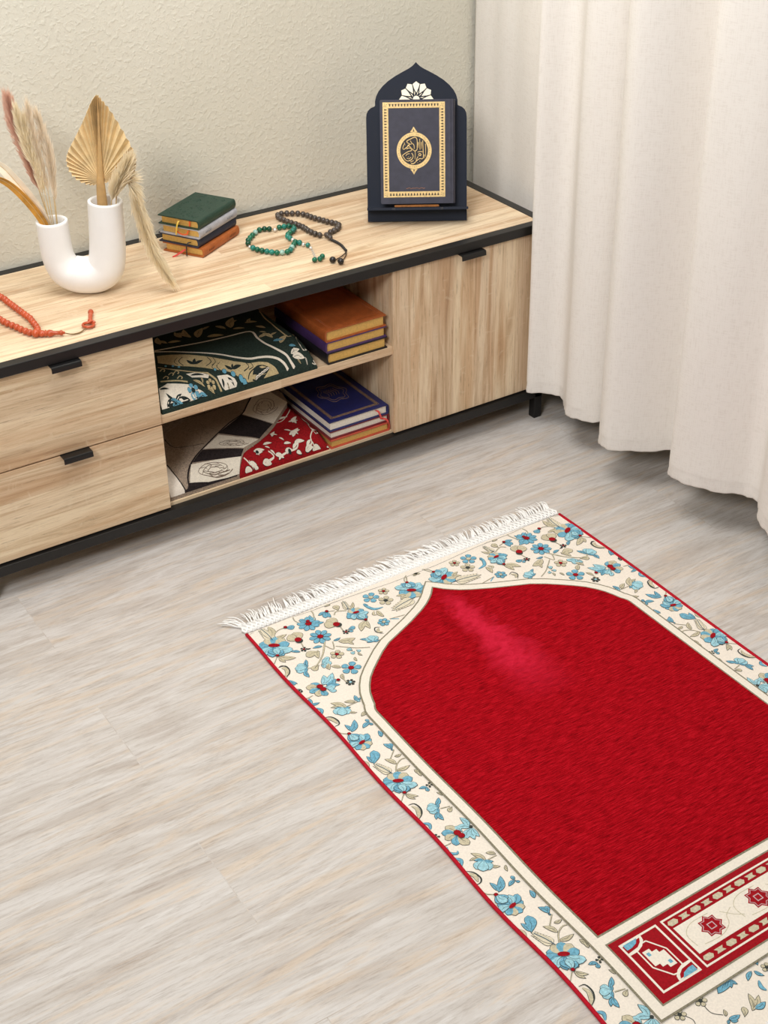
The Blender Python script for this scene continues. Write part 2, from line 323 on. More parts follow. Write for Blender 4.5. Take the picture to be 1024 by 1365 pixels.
# ------------------------------------------------------------------ woven pattern kit (2-D motifs laid on a cloth surface)
def area2(p): return sum(p[i][0]*p[(i+1) % len(p)][1]-p[(i+1) % len(p)][0]*p[i][1] for i in range(len(p)))
def offset(poly, d):
    p = poly if area2(poly) > 0 else poly[::-1]; n = len(p); out = []
    for i in range(n):
        a, b, c = p[i-1], p[i], p[(i+1) % n]
        e1 = Vector((b[0]-a[0], b[1]-a[1])); e2 = Vector((c[0]-b[0], c[1]-b[1]))
        if e1.length < 1e-9 or e2.length < 1e-9: out.append(b); continue
        n1 = Vector((e1.y, -e1.x)).normalized(); n2 = Vector((e2.y, -e2.x)).normalized()
        m = n1+n2
        if m.length < .2: m = n1*1
        m = m.normalized(); k = d/max(.42, m.dot(n1))
        out.append((b[0]+m.x*k, b[1]+m.y*k))
    return out
class Pattern:
    def __init__(s, fn, mats, clip=None, unit=.001, lift=.0003):
        s.fn = fn; s.bm = NB(); s.mats = mats; s.keys = list(mats); s.clip = clip; s.i = 0; s.unit = unit; s.lift = lift; s.base = 0
    def poly(s, pts, c, layer, mirror=False):
        if len(pts) < 3: return
        s.i += 1
        if s.clip: pts = [s.clip(a, b) for a, b in pts]
        for sg in ((1, -1) if s.mir else (1,)):
            q = [(a*sg, b) for a, b in pts]
            if area2(q) < 0: q = q[::-1]
            h = s.lift*(layer+1) + (s.i % 211)*6e-7
            try:
                f = s.bm.faces.new([s.bm.verts.new(s.fn(a*s.unit, b*s.unit, h)) for a, b in q])
                f.material_index = s.keys.index(c)
                if f.normal.length == 0: f.normal_update()
            except ValueError: pass
    mir = False; lw = .92; vn = True; ow = .75; ff = 'E'
    def gridpoly(s, pts, c, layer, cell):
        def clip(P, ax, lim, sg):
            out = []
            for i in range(len(P)):
                a, b = P[i-1], P[i]; ia, ib = sg*(a[ax]-lim) >= 0, sg*(b[ax]-lim) >= 0
                if ia != ib:
                    k = (lim-a[ax])/(b[ax]-a[ax]); out.append((a[0]+(b[0]-a[0])*k, a[1]+(b[1]-a[1])*k))
                if ib: out.append(b)
            return out
        x0, x1 = min(p[0] for p in pts), max(p[0] for p in pts); y0, y1 = min(p[1] for p in pts), max(p[1] for p in pts)
        nx, ny = int((x1-x0)/cell)+1, int((y1-y0)/cell)+1; s.i += 1; keep = s.i
        for i in range(nx):
            col = clip(clip(pts, 0, x0+i*cell, 1), 0, x0+(i+1)*cell, -1)
            if len(col) < 3: continue
            for j in range(ny):
                q = clip(clip(col, 1, y0+j*cell, 1), 1, y0+(j+1)*cell, -1)
                q = [p for k, p in enumerate(q) if (Vector(p)-Vector(q[k-1])).length > 1e-4]
                if len(q) > 2 and abs(area2(q)) > 1e-3: s.i = keep-1; s.poly(q, c, layer)
    def outlined(s, pts, c, layer=0, w=.75, oc='K'):
        if c != oc: s.poly(offset(pts, w), oc, layer)
        s.poly(pts, c, layer+1)
    def leafpts(s, b, t, w, bend=.08, n=9):
        b = Vector(b); t = Vector(t); d = t-b; L = d.length; x = d.normalized(); y = Vector((-x.y, x.x)); R = []; Lf = []
        for i in range(n+1):
            k = i/n; hw = (w*L*.5*(sin(pi*k**1.7))**.62 if w >= .5 else w*L*.5*(sin(pi*k**.85))**.8) if 0 < k < 1 else 0
            c = b+x*(L*k)+y*(bend*L*sin(pi*k)); R.append(c-y*hw); Lf.append(c+y*hw)
        return [(p.x, p.y) for p in R]+[(p.x, p.y) for p in Lf[-2:0:-1]]
    def leaf(s, c, b, t, w=.42, layer=0, bend=.08, vein=True, ow=None):
        ow = ow or s.ow
        if (Vector(b)-Vector(t)).length < 1: return
        s.outlined(s.leafpts(b, t, w, bend), c, layer, ow)
        if vein and s.vn and c != 'K' and 'K' in s.keys:
            b = Vector(b); t = Vector(t); s.stroke([b.lerp(t, .12), b.lerp(t, .45)+Vector((-(t-b).y, (t-b).x))*bend, b.lerp(t, .72)], .5, 'K', layer+2)
    def stroke(s, pts, w, c, layer=0, taper=False, straight=False):
        P = spline([Vector((p[0], p[1])) for p in pts], 4) if len(pts) > 2 and not straight else [Vector((p[0], p[1])) for p in pts]
        L = []; R = []
        N = len(P)
        for i in range(N):
            t = P[min(i+1, N-1)]-P[max(i-1, 0)]
            if t.length < 1e-9: continue
            t.normalize(); k = (w/2)*((.25+.75*sin(pi*i/(N-1))) if taper else 1); nn = Vector((-t.y, t.x))*k
            L.append(P[i]+nn); R.append(P[i]-nn)
        for i in range(len(L)-1):
            s.poly([tuple(R[i]), tuple(R[i+1]), tuple(L[i+1]), tuple(L[i])], c, layer)
    def disc(s, c, p, r, layer=2, n=12): s.poly([(p[0]+r*cos(2*pi*k/n), p[1]+r*sin(2*pi*k/n)) for k in range(n)], c, layer)
    def flower(s, n, c, p, r, cc, layer=0):
        for k in range(n):
            a = 2*pi*(k+.3)/n; s.leaf(c, (p[0]+r*.15*cos(a), p[1]+r*.15*sin(a)), (p[0]+r*cos(a), p[1]+r*sin(a)), min(.78, max(.52, 4.4/n)), layer, 0, False, .7)
        s.disc('K', p, r*.27+.6, layer+2); s.disc(cc, p, r*.27, layer+3)
    def dir(s, b, t): d = Vector(t)-Vector(b); return d.normalized(), Vector((-d.normalized().y, d.normalized().x)), d.length
    def feather(s, b, t):
        x, y, L = s.dir(b, t); b = Vector(b)
        for k in range(6):
            q = b+x*(L*(.12+.13*k)); w = L*(.34-.028*k)
            for sg in (-1, 1): s.leaf(s.ff, q, q+x*(w*.75)+y*(sg*w*.62), .38, 0, .1*sg, False, .55)
        s.leaf(s.ff, b+x*(L*.1), b+x*L, .26, 1, 0, False, .6); s.stroke([b, b+x*L*.45+y*L*.03, b+x*L*.9], 1.3, 'N' if 'N' in s.keys else 'K', 4)
    def bell(s, c, t):
        x, y, L = s.dir(c, t); c = Vector(c); L = max(L, 8)
        for a in (-.75, .75, 0): s.leaf('L', c-x*L*.45, c+x*L*cos(a)*.95+y*L*sin(a)*1.05, .75, 0 if a else 1, 0, False, .7)
        s.leaf('B', c-x*L*.4, c+y*L*.9-x*L*.35, .45, 0); s.leaf('B', c-x*L*.4, c-y*L*.9-x*L*.35, .45, 0)
    def bud(s, c, t):
        x, y, L = s.dir(c, t); c = Vector(c); L = max(L, 7)
        s.leaf('G', c-x*L*.2, c+x*L*1.15+y*L*.3, .75, 0, .1, False); s.leaf('G', c-x*L*.2, c+x*L*1.1-y*L*.35, .7, 1, -.1, False)
        s.disc('K', c-x*L*.2, L*.36, 3); s.disc('R', c, L*.33, 4)
    def composite(s, d, b, t):
        x, y, L = s.dir(b, t); b = Vector(b); d = Vector(d); L = max(L, 11)
        for a, c in ((-1.25, 'B'), (-.62, 'G'), (0, 'B'), (.62, 'G'), (1.25, 'B')): s.leaf(c, b, b+(x*cos(a)+y*sin(a))*L*1.12, .62, 0, 0, False)
        for k, a in enumerate((-1.15, -.55, .55, 1.15, 0)): s.leaf('L' if k % 2 else 'B', b, b-(x*cos(a)*L*1.2)+y*sin(a)*L*1.5, .5, 2, .1)
        s.leaf('B', d, d+(b-d)*.55+y*L*.5, .5, 4); s.leaf('B', d, d+(b-d)*.55-y*L*.5, .5, 4); s.leaf('L', d, d+(b-d)*.7, .6, 5)
        s.poly([tuple(b+y*(L*.42*cos(2*pi*k/12))+x*(L*.2*sin(2*pi*k/12)+L*.05)) for k in range(12)], 'R', 7)
        s.disc('K', d, 3.4, 6); s.disc('R', d, 2.7, 7)
    def run(s, cmds, k=1.0):
        for m in cmds:
            o = m[0]
            if o == 'L': s.leaf(m[1], m[2:4], m[4:6], m[6]*s.lw)
            elif o == 'F': s.flower(m[1], m[2], m[3:5], m[5]*k, m[6])
            elif o == 'D': s.disc('K', m[2:4], m[4]*k+.7, 5); s.disc(m[1], m[2:4], m[4]*k, 6)
            elif o == 'S': s.stroke(m[3], m[2], m[1], 0) if m[1] != 'G' else (s.stroke(m[3], m[2]+.9, 'K', 0), s.stroke(m[3], m[2], 'G', 1))
            elif o == 'C':
                if m[1] != 'K': s.stroke(m[3], m[2]+1.4, 'K', 0, True)
                s.stroke(m[3], m[2], m[1], 1, True)
            elif o == 'FE': s.feather(m[1:3], m[3:5])
            elif o == 'BE': s.bell(m[1:3], m[3:5])
            elif o == 'BU': s.bud(m[1:3], m[3:5])
            elif o == 'CO': s.composite(m[1:3], m[3:5], m[5:7])
            elif o == 'P': s.gridpoly(m[2], m[1], 0, 3.0)
MOTIFS = [
  ('CO',-333,85,-326,58,-313,37),('FE',-320,41,-323,-3),('S','G',1.2,[(-315,37),(-308,27),(-298,21),(-285,21)]),('L','B',-284,22,-269,28,0.8),
  ('D','R',-284,22,3.5),('L','G',-312,38,-292,40,0.42),('L','G',-315,32,-308,2,0.42),('L','G',-331,89,-309,106,0.42),
  ('L','G',-331,89,-329,107,0.42),('S','G',1.0,[(-335,87),(-347,100)]),('C','G',6,[(-341,117),(-336,123),(-339,136),(-346,140)]),('C','K',2.5,[(-346,114),(-339,112),(-333,121),(-335,134),(-345,142)]),
  ('F',9,'B',-244,35,24,'R'),('D','R',-242,29,3.8),('L','B',-242,29,-254,18,0.42),('L','B',-241,30,-230,15,0.42),
  ('L','B',-240,35,-219,46,0.42),('S','G',1.2,[(-258,3),(-260,14),(-256,25)]),('S','G',1.6,[(-221,4),(-222,14),(-230,32)]),('F',8,'B',-245,79,23,'R'),
  ('BU',-282,65,-283,46),('S','G',1.2,[(-281,74),(-284,89)]),('F',5,'K',-286,94,8,'R'),('L','B',-295,96,-307,87,0.42),
  ('L','K',-283,96,-274,98,0.42),('S','G',2,[(-246,96),(-263,121),(-283,140)]),('L','G',-267,114,-292,113,0.7),('L','G',-268,110,-277,129,0.42),
  ('L','B',-256,104,-271,100,0.42),('S','G',1.2,[(-251,105),(-243,122),(-234,103)]),('BE',-313,138,-324,131),('L','B',-309,135,-297,122,0.42),
  ('L','B',-313,148,-314,162,0.42),('S','G',1.2,[(-306,143),(-292,145),(-282,139)]),('L','G',-287,144,-300,154,0.8),('L','L',-274,137,-261,138,0.8),
  ('L','L',-277,142,-266,154,0.8),('L','L',-282,147,-278,155,0.8),('L','G',-270,151,-277,166,0.42),('F',5,'G',-246,137,12,'R'),
  ('L','B',-200,24,-217,24,0.5),('L','B',-200,24,-210,37,0.6),('L','B',-200,24,-201,41,0.5),('D','R',-199,23,3.3),
  ('S','G',1.0,[(-199,23),(-185,28)]),('L','G',-183,8,-194,8,0.42),('S','K',0.6,[(-346,4),(-320,-1),(-298,-3),(-255,2),(-220,5),(-166,6)]),('S','K',0.6,[(-213,5),(-152,7),(-108,10),(-62,14),(-22,15),(20,15),(43,15)]),
  ('BU',-204,65,-214,49),('S','G',1.2,[(-201,71),(-203,86)]),('F',5,'K',-201,93,8,'R'),('L','B',-194,89,-180,88,0.7),
  ('L','B',-195,92,-189,98,0.7),('L','G',-225,109,-197,117,0.5),('L','G',-210,114,-208,130,0.42),('L','B',-231,102,-218,101,0.42),
  ('CO',-154,84,-157,57,-155,42),('FE',-164,41,-158,12),('S','G',1.6,[(-193,39),(-184,32),(-167,40)]),('L','G',-180,31,-178,15,0.8),
  ('L','G',-161,42,-145,26,0.3),('L','G',-156,85,-177,106,0.42),('L','G',-154,86,-160,108,0.42),('F',5,'B',-110,32,18,'G'),
  ('F',5,'G',-92,55,16,'K'),('F',5,'G',-80,29,12,'R'),('C','B',6,[(-132,41),(-130,52),(-123,65),(-107,69)]),('L','B',-130,52,-130,41,0.42),
  ('C','G',4,[(-127,70),(-133,77),(-129,82)]),('L','G',-122,72,-121,93,0.42),('F',6,'B',-130,107,13,'G'),('C','K',2,[(-143,116),(-152,112),(-157,123),(-148,135)]),
  ('C','G',5,[(-147,116),(-153,124),(-147,130)]),('BE',-174,138,-171,126),('L','B',-181,134,-191,125,0.42),('S','B',2.2,[(-116,105),(-102,114)]),
  ('S','G',1.2,[(-116,105),(-87,110)]),('CO',-30,32,-36,56,-47,75),('FE',-43,78,-99,87),('L','G',-51,63,-68,55,0.42),
  ('L','G',-50,62,-67,68,0.42),('S','G',1.2,[(-20,15),(-29,31)]),('L','G',7,20,-5,16,0.5),('S','G',1.0,[(18,11),(27,18),(31,27)]),
  ('BE',-311,137,-323,132),('L','B',-306,133,-297,121,0.42),('L','B',-314,147,-315,164,0.42),('S','G',1.2,[(-306,142),(-292,145),(-270,128),(-254,107)]),
  ('L','G',-286,146,-300,152,0.8),('L','L',-280,146,-266,139,0.9),('L','L',-280,150,-268,149,0.9),('L','L',-282,151,-279,157,0.9),
  ('L','G',-276,155,-277,165,0.42),('L','G',-259,172,-270,160,0.5),('F',5,'G',-246,138,14,'R'),('L','L',-219,144,-224,135,0.8),
  ('L','L',-217,148,-224,152,0.9),('L','L',-212,147,-208,153,0.9),('L','G',-214,155,-212,164,0.42),('L','G',-225,162,-227,172,0.42),
  ('S','G',1,[(-236,117),(-221,131),(-207,143),(-189,153)]),('F',5,'B',-245,183,20,'R'),('F',6,'K',-266,215,10,'L'),('S','G',1.5,[(-268,191),(-271,204),(-270,212)]),
  ('L','G',-266,188,-271,202,0.42),('L','B',-314,202,-321,181,0.62),('L','G',-314,202,-333,185,0.62),('L','B',-314,202,-335,200,0.62),
  ('L','G',-314,202,-329,216,0.62),('L','B',-314,202,-316,222,0.62),('L','L',-306,195,-293,174,0.5),('L','L',-304,196,-278,177,0.4),
  ('L','B',-303,201,-282,193,0.5),('L','L',-308,201,-293,211,0.7),('L','L',-306,210,-297,221,0.6),('L','B',-296,198,-284,210,0.5),
  ('D','R',-314,197,6.1),('D','R',-313,206,5.6),('D','R',-280,199,3.3),('C','K',2.5,[(-344,114),(-334,116),(-334,132),(-347,145)]),
  ('C','G',6,[(-342,118),(-337,124),(-340,134),(-348,140)]),('L','B',-350,152,-340,168,0.5),('L','B',-345,156,-345,169,0.5),('C','K',2,[(-352,179),(-344,184),(-343,192)]),
  ('F',5,'K',-349,189,7,'G'),('S','G',1.2,[(-352,201),(-347,210),(-335,209)]),('L','B',-351,227,-336,231,0.4),('L','B',-352,228,-344,213,0.4),
  ('C','B',5,[(-347,240),(-343,250),(-353,261)]),('BE',-315,267,-323,280),('L','G',-306,266,-321,243,0.4),('L','G',-314,258,-327,253,0.4),
  ('L','G',-308,278,-299,286,0.4),('S','G',1.2,[(-305,264),(-284,264)]),('L','G',-287,262,-301,253,0.5),('L','B',-284,260,-279,248,0.5),
  ('L','B',-282,260,-274,258,0.5),('L','L',-283,259,-279,265,0.6),('C','G',6,[(-349,272),(-341,279),(-339,292)]),('C','K',2.5,[(-354,268),(-340,272),(-335,286),(-338,295),(-347,296)]),
  ('L','G',-282,294,-297,298,0.5),('L','B',-295,318,-310,324,0.5),('L','B',-295,318,-296,309,0.6),('L','B',-295,318,-293,326,0.6),
  ('CO',-337,325,-330,353,-326,368),('L','B',-330,322,-312,300,0.4),('L','B',-330,319,-331,302,0.4),('L','B',-325,318,-318,316,0.4),
  ('S','G',1.2,[(-350,308),(-346,316),(-337,323)]),('L','B',-338,405,-323,379,0.55),('L','B',-338,402,-339,385,0.45),('FE',-326,440,-338,405),
  ('L','B',-349,376,-353,366,0.35),('C','G',4,[(-352,389),(-346,398),(-350,410)]),('S','G',1.4,[(-319,440),(-310,427),(-298,420),(-290,421)]),('L','G',-316,437,-294,439,0.35),
  ('L','G',-309,424,-318,406,0.4),('L','B',-296,391,-302,375,0.5),('L','B',-297,390,-293,379,0.6),('L','B',-298,391,-297,395,0.6),
  ('S','G',1.0,[(-295,395),(-311,410)]),('L','G',-302,409,-291,410,0.5),('CO',-334,486,-328,460,-318,442),('L','G',-333,489,-321,502,0.35),
  ('L','G',-333,489,-328,505,0.35),('S','G',1,[(-337,488),(-348,498)]),('L','B',-296,358,-293,344,0.5),('L','G',-293,460,-293,451,0.5),
  ('L','B',-299,494,-310,490,0.5),('L','B',-299,494,-302,502,0.7),('F',4,'K',-293,492,7,'G'),('L','G',-292,468,-291,452,0.4),
  ('L','G',-290,521,-293,512,0.4),('C','G',6,[(-341,515),(-338,525),(-343,537),(-349,542)]),('C','K',2.5,[(-344,511),(-335,513),(-333,526),(-338,537),(-348,544)]),('BE',-316,538,-327,533),
  ('L','B',-310,534,-298,523,0.45),('L','B',-317,549,-319,565,0.45),('L','B',-317,549,-327,558,0.45),('S','G',1.2,[(-309,543),(-294,547)]),
  ('L','G',-293,550,-302,556,0.7),('C','B',5,[(-349,554),(-342,561),(-346,571)]),('F',4,'K',-348,588,7,'G'),('L','G',-319,601,-324,578,0.6),
  ('L','B',-319,601,-337,586,0.6),('L','G',-319,601,-340,600,0.6),('L','B',-319,601,-333,618,0.6),('L','G',-319,601,-316,627,0.6),
  ('L','L',-310,600,-313,586,0.6),('L','L',-294,599,-312,588,0.5),('L','L',-295,597,-296,575,0.45),('L','L',-295,601,-314,614,0.55),
  ('L','L',-295,602,-303,623,0.5),('L','L',-294,602,-294,622,0.45),('D','R',-318,599,6.1),('D','R',-316,607,5.6),
  ('D','K',-294,600,2.5),('S','G',1,[(-350,610),(-337,610)]),('C','B',4,[(-346,613),(-350,624),(-341,632),(-337,628)]),('C','B',5,[(-350,637),(-343,646),(-349,656)]),
  ('C','G',6,[(-349,672),(-342,681),(-344,693)]),('C','K',2.5,[(-350,666),(-340,675),(-337,689),(-342,696),(-350,696)]),('BE',-319,669,-328,681),('L','G',-313,666,-323,643,0.35),
  ('L','G',-320,656,-332,653,0.4),('L','G',-312,678,-302,686,0.4),('S','G',1.2,[(-313,666),(-294,666)]),('L','G',-294,663,-304,654,0.5),
  ('L','G',-294,689,-298,699,0.4),('L','B',-300,719,-312,723,0.5),('L','B',-300,719,-299,710,0.6),('L','B',-299,720,-295,725,0.6),
  ('L','B',-170,1016,-199,1022,0.5),('L','B',-170,1016,-191,1021,0.5),('L','B',-170,1016,-185,1022,0.5),('L','B',-170,1016,-178,1025,0.5),
  ('L','B',-170,1016,-168,1025,0.5),('L','B',-138,1021,-152,1029,0.4),('L','B',-134,1023,-129,1035,0.4),('C','B',5,[(-140,1037),(-145,1046),(-143,1054)]),
  ('F',5,'G',-226,1018,10,'K'),('F',5,'G',-262,1019,10,'K'),('S','K',1,[(-227,1025),(-227,1039),(-217,1050)]),('S','K',1,[(-258,1023),(-253,1034),(-257,1044)]),
  ('L','G',-215,1053,-211,1045,0.5),('L','G',-196,1067,-187,1056,0.6),('L','B',-215,1059,-200,1062,0.5),('L','B',-215,1062,-208,1067,0.5),
  ('L','B',-216,1060,-221,1064,0.5),('L','G',-178,1065,-167,1045,0.35),('L','G',-178,1065,-158,1054,0.35),('L','G',-181,1066,-168,1056,0.4),
  ('L','B',-176,1066,-158,1066,0.5),('L','B',-118,1010,-123,1018,0.5),('L','B',-113,1011,-124,1011,0.5),('F',5,'G',-116,1028,9,'K'),
  ('CO',-337,727,-330,755,-326,770),('L','B',-330,724,-312,702,0.4),('L','B',-330,721,-331,704,0.4),('L','B',-325,720,-318,718,0.4),
  ('S','G',1.2,[(-350,710),(-346,718),(-337,725)]),('L','B',-338,807,-323,781,0.55),('L','B',-338,804,-339,787,0.45),('FE',-326,842,-338,807),
  ('L','B',-349,778,-353,768,0.35),('C','G',4,[(-352,791),(-346,800),(-350,812)]),('S','G',1.4,[(-319,842),(-310,829),(-298,822),(-290,823)]),('L','G',-316,839,-294,841,0.35),
  ('L','G',-309,826,-318,808,0.4),('L','B',-296,793,-302,777,0.5),('L','B',-297,792,-293,781,0.6),('L','B',-298,793,-297,797,0.6),
  ('S','G',1.0,[(-295,797),(-311,812)]),('L','G',-302,811,-291,812,0.5),('CO',-334,888,-328,862,-318,844),('L','G',-333,891,-321,904,0.35),
  ('L','G',-333,891,-328,907,0.35),('S','G',1,[(-337,890),(-348,900)]),('L','B',-296,760,-293,746,0.5),('L','G',-293,862,-293,853,0.5),
  ('L','B',-299,896,-310,892,0.5),('L','B',-299,896,-302,904,0.7),('F',4,'K',-293,894,7,'G'),('L','G',-292,870,-291,854,0.4),
  ('L','G',-290,923,-293,914,0.4),('C','G',6,[(-341,917),(-338,927),(-343,939),(-349,944)]),('C','K',2.5,[(-344,913),(-335,915),(-333,928),(-338,939),(-348,946)]),('BE',-316,940,-327,935),
  ('L','B',-310,936,-298,925,0.45),('L','B',-317,951,-319,967,0.45),('L','B',-317,951,-327,960,0.45),('S','G',1.2,[(-309,945),(-294,949)]),
  ('L','G',-293,952,-302,958,0.7),('C','B',5,[(-349,956),(-342,963),(-346,973)]),('F',4,'K',-348,990,7,'G'),('L','G',-319,1003,-324,980,0.6),
  ('L','B',-319,1003,-337,988,0.6),('L','G',-319,1003,-340,1002,0.6),('L','B',-319,1003,-333,1020,0.6),('L','G',-319,1003,-316,1029,0.6),
  ('L','L',-310,1002,-313,988,0.6),('L','L',-294,1001,-312,990,0.5),('L','L',-295,999,-296,977,0.45),('L','L',-295,1003,-314,1016,0.55),
  ('L','L',-295,1004,-303,1025,0.5),('L','L',-294,1004,-294,1024,0.45),('D','R',-318,1001,6.1),('D','R',-316,1009,5.6),
  ('D','K',-294,1002,2.5),('S','G',1,[(-350,1012),(-337,1012)]),('C','B',4,[(-346,1015),(-350,1026),(-341,1034),(-337,1030)]),('C','B',5,[(-350,1039),(-343,1048),(-349,1058)]),
  ('L','G',-313,1068,-323,1045,0.35),('L','G',-320,1058,-332,1055,0.4),('S','G',1.2,[(-313,1068),(-294,1068)]),('L','G',-294,1065,-304,1056,0.5),
]
UPPER_CLOTH=[
('P','T',[(-839,131),(-814,121),(-791,107),(-765,85),(-740,63),(-718,47),(-695,35),(-674,32),(-658,27),(-647,19),(-642,13),(-675,13),(-709,14),(-725,22),(-738,32),(-761,44),(-781,56),(-803,69),(-823,80),(-849,105)]),('S','W',4.5,[(-833,154),(-791,146),(-739,136),(-688,131),(-641,126),(-643,93),(-642,67),(-633,49),(-624,37),(-616,28),(-612,19),(-607,13)]),('S','W',4,[(-835,150),(-808,133),(-787,116),(-760,95),(-734,74),(-713,56),(-690,43),(-670,39),(-653,35),(-637,28),(-627,20),(-623,15),(-621,13)]),('S','T',3,[(-577,206),(-587,167),(-589,133),(-591,96),(-585,64),(-524,133)]),('S','W',6,[(-514,125),(-510,108),(-513,86),(-524,60),(-538,38),(-566,12)]),
('S','T',3.5,[(-779,43),(-774,35),(-769,27),(-768,19),(-766,13)]),('S','T',2.5,[(-856,92),(-837,76),(-815,61),(-798,51),(-777,42)]),('S','T',3,[(-869,55),(-841,47),(-822,38)]),('L','K',-790,69,-798,88,0.5),('L','K',-790,69,-782,85,0.5),
('L','K',-790,69,-771,73,0.5),('S','K',1.6,[(-800,101),(-813,91),(-811,75)]),('S','K',1.2,[(-809,104),(-821,94),(-819,82)]),('S','K',1.6,[(-760,78),(-759,63),(-773,57)]),('S','K',1.2,[(-751,72),(-752,59),(-762,55)]),
('L','K',-729,34,-740,46,0.5),('L','K',-729,34,-724,44,0.5),('L','K',-729,34,-710,36,0.5),('S','K',1.6,[(-744,56),(-755,49),(-752,38)]),('S','K',1.2,[(-753,58),(-764,51),(-760,42)]),
('S','K',1.6,[(-700,39),(-697,30),(-710,26)]),('S','K',1.2,[(-691,36),(-689,28),(-699,26)]),('L','K',-699,14,-658,20,0.5),('L','W',-693,14,-682,16,0.3),('L','W',-687,15,-676,17,0.3),
('L','W',-681,16,-670,18,0.3),('L','W',-675,17,-664,19,0.3),('L','W',-669,18,-658,20,0.3),('S','K',1.5,[(-680,27),(-699,22),(-707,16)]),('D','B',-762,43,2.5),
('D','B',-747,35,4),('D','B',-733,27,4),('D','B',-721,19,4),('D','B',-716,14,4),('D','B',-830,81,2.5),
('D','B',-842,87,2.5),('D','B',-821,74,2.5),('P','W',[(-764,32),(-744,29),(-733,21),(-731,16),(-735,13),(-758,13),(-762,16),(-764,23)]),('L','K',-757,26,-760,15,0.5),('L','K',-746,25,-738,14,0.4),
('L','T',-750,19,-750,13,0.4),('P','W',[(-817,54),(-795,50),(-777,38),(-782,33),(-797,39),(-810,43)]),('L','K',-811,48,-786,40,0.25),('S','T',2,[(-858,79),(-851,83),(-848,79),(-852,75)]),('S','T',2,[(-848,64),(-841,67),(-838,63),(-842,60)]),
('S','T',2,[(-837,50),(-830,54),(-827,50),(-830,47)]),('S','T',2,[(-861,60),(-854,63),(-851,59),(-854,56)]),('S','T',2,[(-837,64),(-830,68),(-827,63),(-831,60)]),('F',6,'T',-782,23,9,'K'),('L','T',-811,38,-795,22,0.3),
('L','T',-791,19,-780,13,0.3),('L','T',-794,39,-796,28,0.4),('P','W',[(-879,42),(-859,47),(-840,40),(-822,33),(-813,25),(-802,18),(-795,12),(-821,13),(-843,12),(-868,13),(-891,13)]),('F',5,'B',-819,23,11,'K'),('L','B',-813,14,-796,13,0.5),
('L','K',-796,12,-819,15,0.3),('L','K',-859,15,-871,31,0.35),('L','K',-859,15,-878,16,0.35),('L','K',-859,16,-843,23,0.35),('L','K',-865,17,-867,26,0.35),
('L','K',-860,14,-830,14,0.35),('L','K',-878,14,-862,21,0.35),('L','B',-867,20,-854,16,0.3),('L','B',-867,14,-846,13,0.3),('L','K',-879,40,-861,36,0.3),
('L','T',-764,200,-749,166,0.5),('L','T',-764,177,-766,206,0.5),('L','T',-751,177,-746,207,0.5),('L','T',-739,159,-711,193,0.5),('L','T',-728,166,-723,191,0.5),
('L','T',-714,185,-696,192,0.5),('L','T',-722,152,-691,140,0.5),('L','T',-687,186,-675,163,0.5),('L','T',-663,180,-638,186,0.5),('L','T',-665,161,-639,202,0.5),
('L','T',-631,167,-608,157,0.5),('L','T',-625,163,-612,179,0.5),('L','T',-797,171,-772,163,0.5),('L','T',-811,190,-799,168,0.5),('L','T',-812,172,-804,204,0.5),
('L','T',-664,155,-642,145,0.5),('L','T',-627,115,-617,104,0.5),('L','T',-621,141,-608,122,0.5),('L','B',-624,64,-603,60,0.5),('L','T',-615,53,-589,71,0.5),
('L','W',-606,28,-585,31,0.5),('L','W',-599,28,-594,36,0.5),('L','W',-605,24,-581,19,0.5),('L','W',-580,20,-579,13,0.5),('L','T',-597,19,-592,15,0.5),
('L','W',-579,28,-525,90,0.5),('L','B',-525,100,-519,114,0.5),('L','W',-539,62,-562,15,0.5),('L','B',-602,42,-589,38,0.5),('L','T',-625,105,-618,76,0.5),
('L','T',-640,92,-614,97,0.5),('L','T',-615,88,-600,93,0.5),
]
